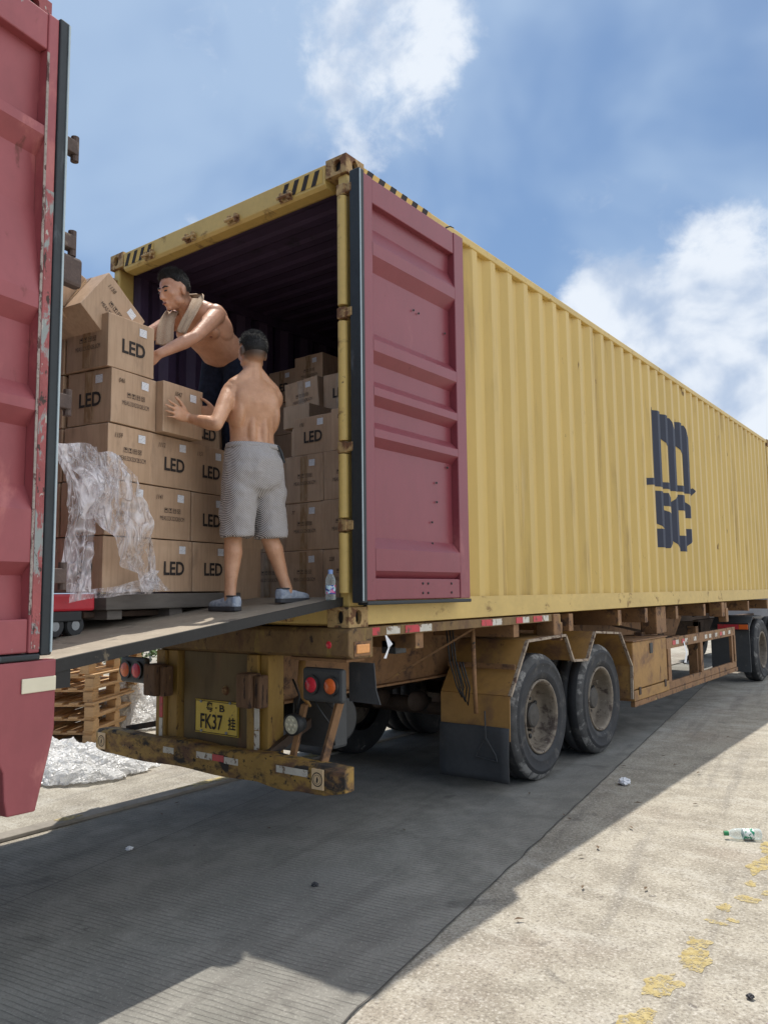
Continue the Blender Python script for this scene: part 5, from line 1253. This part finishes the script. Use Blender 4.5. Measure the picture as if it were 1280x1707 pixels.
def hair(c_, fd, up, k, parent, off, keep, thick, seed, name='hair'):
    """keep(x,y,z) -> 0..1 thickness over the scalp, in head units"""
    c_ = V(c_); fd = V(fd).normalized(); up = (V(up)-fd*V(up).dot(fd)).normalized(); sd = up.cross(fd)
    mb = MB(); n1, n2 = 72, 44; rings = []
    for i in range(1, n2):
        t = PI*i/n2; row = []
        for j in range(n1):
            a = 2*PI*j/n1; x, y, z = math.sin(t)*math.cos(a), math.sin(t)*math.sin(a), math.cos(t)
            w_ = keep(x, y, z); e = .93+.075*w_+thick*w_*max(0, z+.15)**1.2+(.022*w_*mnoise.noise(V((x*14, y*14, z*14+seed))))
            row.append(c_+(sd*x*.077*e+fd*(y*.095*e-.013)+up*(z*.097*e+.013))*k)
        rings.append(row)
    mb.rings(rings)
    rh = random.Random(seed); cnt = 0
    while cnt < 3600:
        z = rh.uniform(-.7, 1); a = rh.uniform(0, 2*PI); q = math.sqrt(1-z*z); x, y = q*math.cos(a), q*math.sin(a)
        w_ = keep(x, y, z)
        if rh.random() > w_-.05: continue
        cnt += 1; e = .94+.07*w_+thick*w_*max(0, z+.15)**1.2
        p = c_+(sd*x*.077*e+fd*(y*.095*e-.013)+up*(z*.097*e+.013))*k
        nn = (sd*x+fd*y+up*z).normalized(); dr_ = (nn*.8+fd*.5*max(0, z)+up*(-.3 if z < .2 else .1)+V((rh.gauss(0, .35), rh.gauss(0, .35), rh.gauss(0, .35)))).normalized()
        L_ = (.006+.016*max(0, z)*thick/.09)*rh.uniform(.6, 1.3); t_v = dr_.orthogonal().normalized()*.0011
        mb.add([p-t_v-nn*.003, p+t_v-nn*.003, p+dr_*L_], [(0, 1, 2)])
    return mb.build(name, M['hair'], parent, off=off, smooth=True)

# --- the man in checked shorts, seen from behind
P1 = V((-.394, -.391, 0)); F1 = V((-.958, .286, 0)); L1 = V((-.286, -.958, 0)); U = V((0, 0, 1))
fl = P1+L1*.135+F1*.00; fr = P1-L1*.215-F1*.02
zl, zr = rz_(fl.y), rz_(fr.y)
ORG = (P1.x, P1.y, 1.46)
MAN = thing('person', 'shirtless man in checked shorts standing on the ramp with his back to us', 'person', ORG)
b1 = Body()
c = lambda z, f=0, l=0: P1+F1*f+L1*l+U*z
b1.loft([(c(2.17), L1*.10, F1*.075), (c(2.22), L1*.145, F1*.10), (c(2.29, -.005), L1*.158, F1*.112), (c(2.36, .0), L1*.146, F1*.10), (c(2.43, .008), L1*.130, F1*.088), (c(2.49, .012), L1*.132, F1*.09),
         (c(2.56, .012), L1*.142, F1*.105), (c(2.63, .008), L1*.156, F1*.112), (c(2.69, .004), L1*.162, F1*.102), (c(2.73, .0), L1*.158, F1*.082), (c(2.765, .0), L1*.115, F1*.066), (c(2.795, .004), L1*.070, F1*.058), (c(2.82, .008), L1*.05, F1*.05)])
for s_ in (1, -1):
    b1.ell(c(2.69, .0, .138*s_), (L1, F1, U), (.054, .058, .070))                 # deltoid
    b1.ell(c(2.635, -.062, .080*s_), (L1, F1, U), (.064, .036, .085))             # shoulder blade
    b1.ell(c(2.58, -.02, .112*s_), (L1, F1, U), (.042, .075, .11))                # lat
    b1.ell(c(2.45, -.065, .038*s_), (L1, F1, U), (.030, .032, .13))               # spinal muscle
    b1.limb([c(2.83, -.012, .028*s_), c(2.78, -.014, .07*s_), c(2.735, -.008, .125*s_)], [.036, .040, .044])                # trapezius
    b1.ell(c(2.25, -.05, .070*s_), (L1, F1, U), (.07, .06, .08))
b1.limb([c(2.77, .0), c(2.83, .002), c(2.90, .01)], [.066, .058, .055])
HC = c(2.955, .012); HF = (F1+L1*.05-U*.10); b1.head(HC, HF, U)
# legs
for s_, ft, zf, kn_f in ((1, fl, zl, .02), (-1, fr, zr, .0)):
    hp = c(2.22, 0, .085*s_); ak = ft+U*(zf+.085); kn = hp.lerp(ak, .50)+F1*(.025+kn_f)-L1*(s_*(.012 if s_ > 0 else .045))
    b1.limb([hp, hp.lerp(kn, .35), hp.lerp(kn, .75), kn], [.085, .078, .060, .052])
    cf_ = kn.lerp(ak, .30)-F1*.014
    b1.limb([kn, kn.lerp(ak, .15)-F1*.004, cf_, kn.lerp(ak, .55)-F1*.006, kn.lerp(ak, .8), ak], [.050, .051, .053, .043, .034, .033])
    b1.ell(kn.lerp(ak, .27)-F1*.026, (L1, F1, U), (.036, .032, .085))
    b1.limb([ak, ak-U*.045], [.034, .036])
# left arm pressing the carton
Sl = c(2.69, .0, .150); El = V((-.375, -.685, 2.47)); Wl = V((-.583, -.700, 2.532))
b1.limb([Sl, Sl.lerp(El, .35), Sl.lerp(El, .75), El], [.049, .048, .042, .037])
b1.ell(Sl.lerp(El, .45)-F1*.014, (L1, F1, (El-Sl).normalized()), (.036, .036, .09))
b1.limb([El, El.lerp(Wl, .25), El.lerp(Wl, .6), Wl], [.037, .041, .034, .026])
fdl = (-VV*.93+U*.20-NV*.12)
b1.hand(Wl, fdl, U, -NV, 1.0, .06, .22, .9)
# right arm reaching to the far end of the carton
Sr = c(2.69, .01, -.145); Er = V((-.505, -.235, 2.54)); Wr = V((-.60, -.455, 2.60))
b1.limb([Sr, Sr.lerp(Er, .35), Sr.lerp(Er, .75), Er], [.050, .048, .041, .036])
b1.limb([Er, Er.lerp(Wr, .3), Er.lerp(Wr, .65), Wr], [.036, .039, .033, .026])
b1.hand(Wr+V((0, -.02, 0)), (-NV*.8-VV*.35+U*.1), U, -VV, 1.0, .12, .1, .8)
finish_body(b1, M['skin'], MAN, ORG, sm=9)
def hairline(x, y, z):
    ks = ((-1, -.38), (-.35, -.34), (-.05, .06), (.10, .20), (.28, .16), (.42, .26), (.55, .48), (1.1, .60))
    for (a, p), (b_, q) in zip(ks, ks[1:]):
        if y <= b_: th_ = p+(q-p)*max(0, (y-a)/(b_-a)); break
    else: th_ = .52
    return max(0, min(1, (z-th_)*4.5))
hk = hairline
hair(HC, HF, U, 1.0, MAN, ORG, hk, .09, 3)
# shorts
sh = Body()
sh.loft([(c(2.385, -.002), L1*.156, F1*.114), (c(2.37, -.003), L1*.160, F1*.122), (c(2.30, -.012), L1*.172, F1*.142), (c(2.22, -.012), L1*.180, F1*.146), (c(2.13, -.005), L1*.182, F1*.125), (c(2.09), L1*.12, F1*.08)], 30)
for s_, ft in ((1, fl), (-1, fr)):
    hp = c(2.24, 0, .082*s_); cnt = P1+L1*(.090 if s_ > 0 else -.125)+U*1.862
    sh.loft([(hp, L1*.092, F1*.122), (hp.lerp(cnt, .35)+F1*.004, L1*.095, F1*.122), (hp.lerp(cnt, .7)+F1*.006, L1*.091, F1*.112), (cnt+F1*.008, L1*.092, F1*.108), (cnt+F1*.008-U*.006, L1*.087, F1*.10)], 28)
so1 = sh.build('shorts', M['shorts'], MAN, off=ORG, smooth=True)
r_ = so1.modifiers.new('r', 'REMESH'); r_.mode = 'VOXEL'; r_.voxel_size = .008; r_.use_smooth_shade = True
s_ = so1.modifiers.new('s', 'SMOOTH'); s_.factor = .5; s_.iterations = 6
tx = bpy.data.textures.new('cloth_folds', 'CLOUDS'); tx.noise_scale = .12; tx.noise_depth = 2
dp = so1.modifiers.new('d', 'DISPLACE'); dp.texture = tx; dp.strength = .034; dp.mid_level = .5
wb = Body()
for z_, rr_ in ((2.392, .002), (2.375, .005)): pass
wb.loft([(c(2.398, -.002), L1*.151, F1*.107), (c(2.398, -.002), L1*.156, F1*.111), (c(2.366, -.003), L1*.166, F1*.121), (c(2.366, -.003), L1*.150, F1*.105)], 40)
wb.build('waistband', M['shorts'], so1, off=ORG, smooth=True)
def shoe(ft, zf, fd, parent, org, m_=None):
    fd = V(fd).normalized(); sd = V((-fd.y, fd.x, 0)); o = V((ft.x, ft.y, zf))
    s = Body()
    prof = ((-.075, .022, .030, .046), (-.068, .031, .032, .054), (-.03, .034, .030, .052), (.03, .036, .026, .046), (.085, .042, .022, .034), (.13, .043, .020, .028), (.165, .034, .017, .022), (.182, .018, .012, .016))
    s.loft([(o+fd*a+U*(.022+h/2), sd*w_, U*(h/2+.012)) for a, w_, _, h in prof], 22, .8)
    s.loft([(o+U*.05-fd*.03, fd*.046, sd*.034), (o+U*.074-fd*.03, fd*.042, sd*.033), (o+U*.082-fd*.034, fd*.036, sd*.030)], 20)
    so_ = s.build('shoe', m_ or M['shoe'], parent, off=org, smooth=True)
    r_ = so_.modifiers.new('r', 'REMESH'); r_.mode = 'VOXEL'; r_.voxel_size = .005; r_.use_smooth_shade = True
    k = so_.modifiers.new('s', 'SMOOTH'); k.iterations = 3
    b_ = Body(); pts = [(-.085, .0), (-.078, .024), (-.05, .034), (0, .036), (.06, .040), (.11, .047), (.15, .043), (.18, .028), (.194, .0)]
    out_ = [o+fd*a+sd*w_ for a, w_ in pts]+[o+fd*a-sd*w_ for a, w_ in pts[-2:0:-1]]
    b_.rings([[p+U*.001 for p in out_], [p+U*.026 for p in out_]]); b_.build('sole', M['sole'], so_, off=org, bevel=.004)
    ac = Body()
    for q in (.02, .04, .06): ac.tube([o+fd*q+sd*.024+U*(.070-q*.25), o+fd*q+U*(.082-q*.3), o+fd*q-sd*.024+U*(.070-q*.25)], .003, 6)
    ac.build('laces', M['black'], so_, off=org)
    cl_ = Body(); cl_.tube([o+U*.083-fd*.03+fd*.040*math.cos(t)+sd*.034*math.sin(t) for t in [2*PI*i/16 for i in range(17)]], .005, 6); cl_.build('collar', M['sole'], so_, off=org)
shoe(fl, zl, F1*1.0+L1*.15, MAN, ORG)
shoe(fr, zr, V((-.05, 1, 0)), MAN, ORG)
# key strap at the right hip
MB().tube([c(2.395, -.085, -.118), c(2.35, -.105, -.132), c(2.29, -.118, -.145)], [.006, .010, .005], 8).build('black_strap', M['black'], MAN, off=ORG)

# --- the man leaning out over the stack
P2 = V((-.945, -.095, 3.095)); N2 = V((-.82, -.51, 3.275)); A2 = (N2-P2).normalized(); L2 = V((.965, .26, 0)); L2 = (L2-A2*L2.dot(A2)).normalized(); F2 = L2.cross(A2)
ORG2 = (-1.0, -.09, 2.164)
MA2 = thing('person', 'shirtless man with topknot leaning forward over the stack, towel round his neck', 'person', ORG2)
b2 = Body(); TL = (N2-P2).length
def t_(u, f=0, l=0): return P2+A2*(TL*u)+F2*f+L2*l
b2.loft([(t_(-.15), L2*.13, F2*.095), (t_(.0), L2*.152, F2*.108), (t_(.16, .004), L2*.150, F2*.106), (t_(.32, .008), L2*.140, F2*.105), (t_(.48, .006), L2*.148, F2*.112), (t_(.64, .004), L2*.155, F2*.118), (t_(.80, .0), L2*.162, F2*.112), (t_(.91, -.006), L2*.150, F2*.088), (t_(1.0, -.01), L2*.115, F2*.068), (t_(1.07, -.01), L2*.06, F2*.056)])
for s_ in (1, -1):
    b2.ell(t_(.86, .0, .142*s_), (L2, F2, A2), (.058, .062, .066))
    b2.ell(t_(.74, .085, .075*s_), (L2, F2, A2), (.075, .035, .065))     # chest muscle
    b2.ell(t_(.70, -.075, .085*s_), (L2, F2, A2), (.065, .04, .085))
    b2.ell(t_(.62, .0, .125*s_), (L2, F2, A2), (.045, .08, .11))
    b2.ell(t_(.3, -.07, .035*s_), (L2, F2, A2), (.03, .03, .13))
H2 = V((-.790, -.662, 3.338)); HF2 = V((-.02, -.90, -.30)); HU2 = V((.0, -.30, .95))
b2.limb([t_(.98), t_(1.02).lerp(H2, .5)-U*.015, H2-V(HF2).normalized()*.03-U*.03], [.068, .060, .056])
b2.head(H2, HF2, HU2, .98)
S2 = t_(.87, .01, .148); E2 = V((-.640, -.625, 3.035)); W2 = V((-.715, -.815, 2.905))
b2.limb([S2, S2.lerp(E2, .35), S2.lerp(E2, .75), E2], [.054, .052, .043, .038])
b2.limb([E2, E2.lerp(W2, .3), E2.lerp(W2, .65), W2], [.038, .041, .034, .027])
b2.hand(W2, V((-.45, -.35, -.35)), V((.1, -.2, 1)), -VV, 1., .25, .12, .7)
S3 = t_(.87, .01, -.150); E3 = V((-1.03, -.74, 3.06)); W3 = V((-.90, -.87, 2.91))
b2.limb([S3, S3.lerp(E3, .35), S3.lerp(E3, .75), E3], [.054, .052, .043, .038])
b2.limb([E3, E3.lerp(W3, .3), E3.lerp(W3, .65), W3], [.038, .041, .034, .027])
b2.hand(W3, V((.1, -.6, -.45)), V((.5, .0, .6)), -VV, 1., .2, .1, .7)
finish_body(b2, M['skin2'], MA2, ORG2, sm=6)
hk2 = hairline
hr = hair(H2, HF2, HU2, .98, MA2, ORG2, hk2, .14, 9)
hfd = V(HF2).normalized(); hup = (V(HU2)-hfd*V(HU2).dot(hfd)).normalized(); hsd = hup.cross(hfd)
kt = Body(); kc = H2+hup*.118-hfd*.045; rs4 = random.Random(4)
kt.ell(kc, (hsd, hfd, hup), (.016, .016, .014))
for i in range(9): kt.tube([kc, kc+V((rs4.gauss(0, .012), rs4.gauss(0, .012), .012+rs4.random()*.018))], [.005, .001], 5)
kt.build('topknot', M['hair'], hr, off=ORG2, smooth=True)
fp = Body()
for q in (-1, 1):
    cbr = H2+(hsd*q*.030+hfd*.086+hup*.022)*.98
    fp.tube([cbr-hsd*.018*q-hfd*.0+hup*.0, cbr+hup*.005, cbr+hsd*.019*q-hfd*.008-hup*.001], [.0042, .0050, .003], 6)
fp.build('eyebrow', M['hair'], MA2, off=ORG2)
for q in (-1, 1):
    ey = H2+(hsd*q*.030+hfd*.0825+hup*.001)*.98
    Body().ell(ey+hfd*.003, (hsd, hfd, hup), (.0135, .005, .0042), 14, 8).build('eye', M['black'], MA2, off=ORG2, smooth=True)
Body().ell(H2+(hfd*.0925-hup*.0675)*.98, (hsd, hfd, hup), (.020, .005, .0055), 14, 8).build('mouth', mat('dark_lips', (.20, .07, .06), .5), MA2, off=ORG2, smooth=True)
Body().ell(t_(.72, .118, .10), (L2, F2, A2), (.009, .005, .009), 12, 8).build('nipple', mat('nipple_skin', (.22, .09, .06), .6), MA2, off=ORG2, smooth=True)
tr_ = Body()
tr_.loft([(t_(.10), L2*.150, F2*.112), (t_(.06), L2*.165, F2*.122), (t_(-.06), L2*.170, F2*.125), (t_(-.22, -.02), L2*.15, F2*.11)], 26)
for s_, fx in ((1, .12), (-1, -.12)):
    hp = P2+L2*.085*s_-U*.03; ft = V((-1.02+fx, -.10+fx*.2, 2.17)); kn = hp.lerp(ft, .48)+V((.0, -.04, 0))
    tr_.limb([hp, hp.lerp(kn, .5), kn, kn.lerp(ft, .5), ft+U*.09], [.10, .088, .07, .066, .058])
to_ = tr_.build('trousers', M['pants'], MA2, off=ORG2, smooth=True)
r_ = to_.modifiers.new('r', 'REMESH'); r_.mode = 'VOXEL'; r_.voxel_size = .01; r_.use_smooth_shade = True
s_ = to_.modifiers.new('s', 'SMOOTH'); s_.iterations = 6
for fx in (.12, -.12): shoe(V((-1.02+fx, -.10+fx*.2, 0)), 2.168, V((.25, -1, 0)), MA2, ORG2)
# towel: a thick folded strip round the neck with both ends hanging
tw = Body()
def strip(path, wv, th):
    path = [V(p) for p in path]; rings_ = []
    for i, p in enumerate(path):
        d_ = (path[min(i+1, len(path)-1)]-path[max(i-1, 0)]).normalized(); w_ = V(wv[i]) if isinstance(wv, list) else V(wv); w_ = w_-d_*w_.dot(d_); n_ = d_.cross(w_).normalized()
        row = []
        m_ = 18
        for j in range(m_):
            a = 2*PI*j/m_; x = math.cos(a); y = math.sin(a)
            row.append(p+w_*x*.5+n_*th*(.8*math.copysign(abs(y)**.6, y)+1.3*math.sin(x*6.5+.5)))
        rings_.append(row)
    tw.rings(rings_)
nb = t_(1.04, -.065)
CRV = V((.80, .60, 0))
strip([nb+U*.012-L2*.02, nb+L2*.045+U*.006, V((-.755, -.480, 3.352)), V((-.712, -.544, 3.302)), V((-.697, -.600, 3.209)), V((-.700, -.635, 3.145)), V((-.707, -.660, 3.085)), V((-.712, -.664, 3.066))],
      [A2*.07, A2*.075, (A2*.6+CRV*.5)*.08, CRV*.075, CRV*.072, CRV*.070, CRV*.066, CRV*.064], .006)
strip([nb+U*.010+L2*.01, nb-L2*.06, t_(1.0, .02, -.085), V((-.835, -.640, 3.225)), V((-.820, -.680, 3.165)), V((-.805, -.705, 3.100)), V((-.792, -.718, 3.045)), V((-.790, -.722, 3.010)), V((-.79, -.724, 2.995))],
      [A2*.07, A2*.07, (A2*.6+CRV*.5)*.08, CRV*.08, CRV*.09, CRV*.10, CRV*.105, CRV*.105, CRV*.10], .007)
two = tw.build('towel', M['towel'], smooth=True); tag(two, 'tan towel hanging round the neck of the leaning man', 'towel')
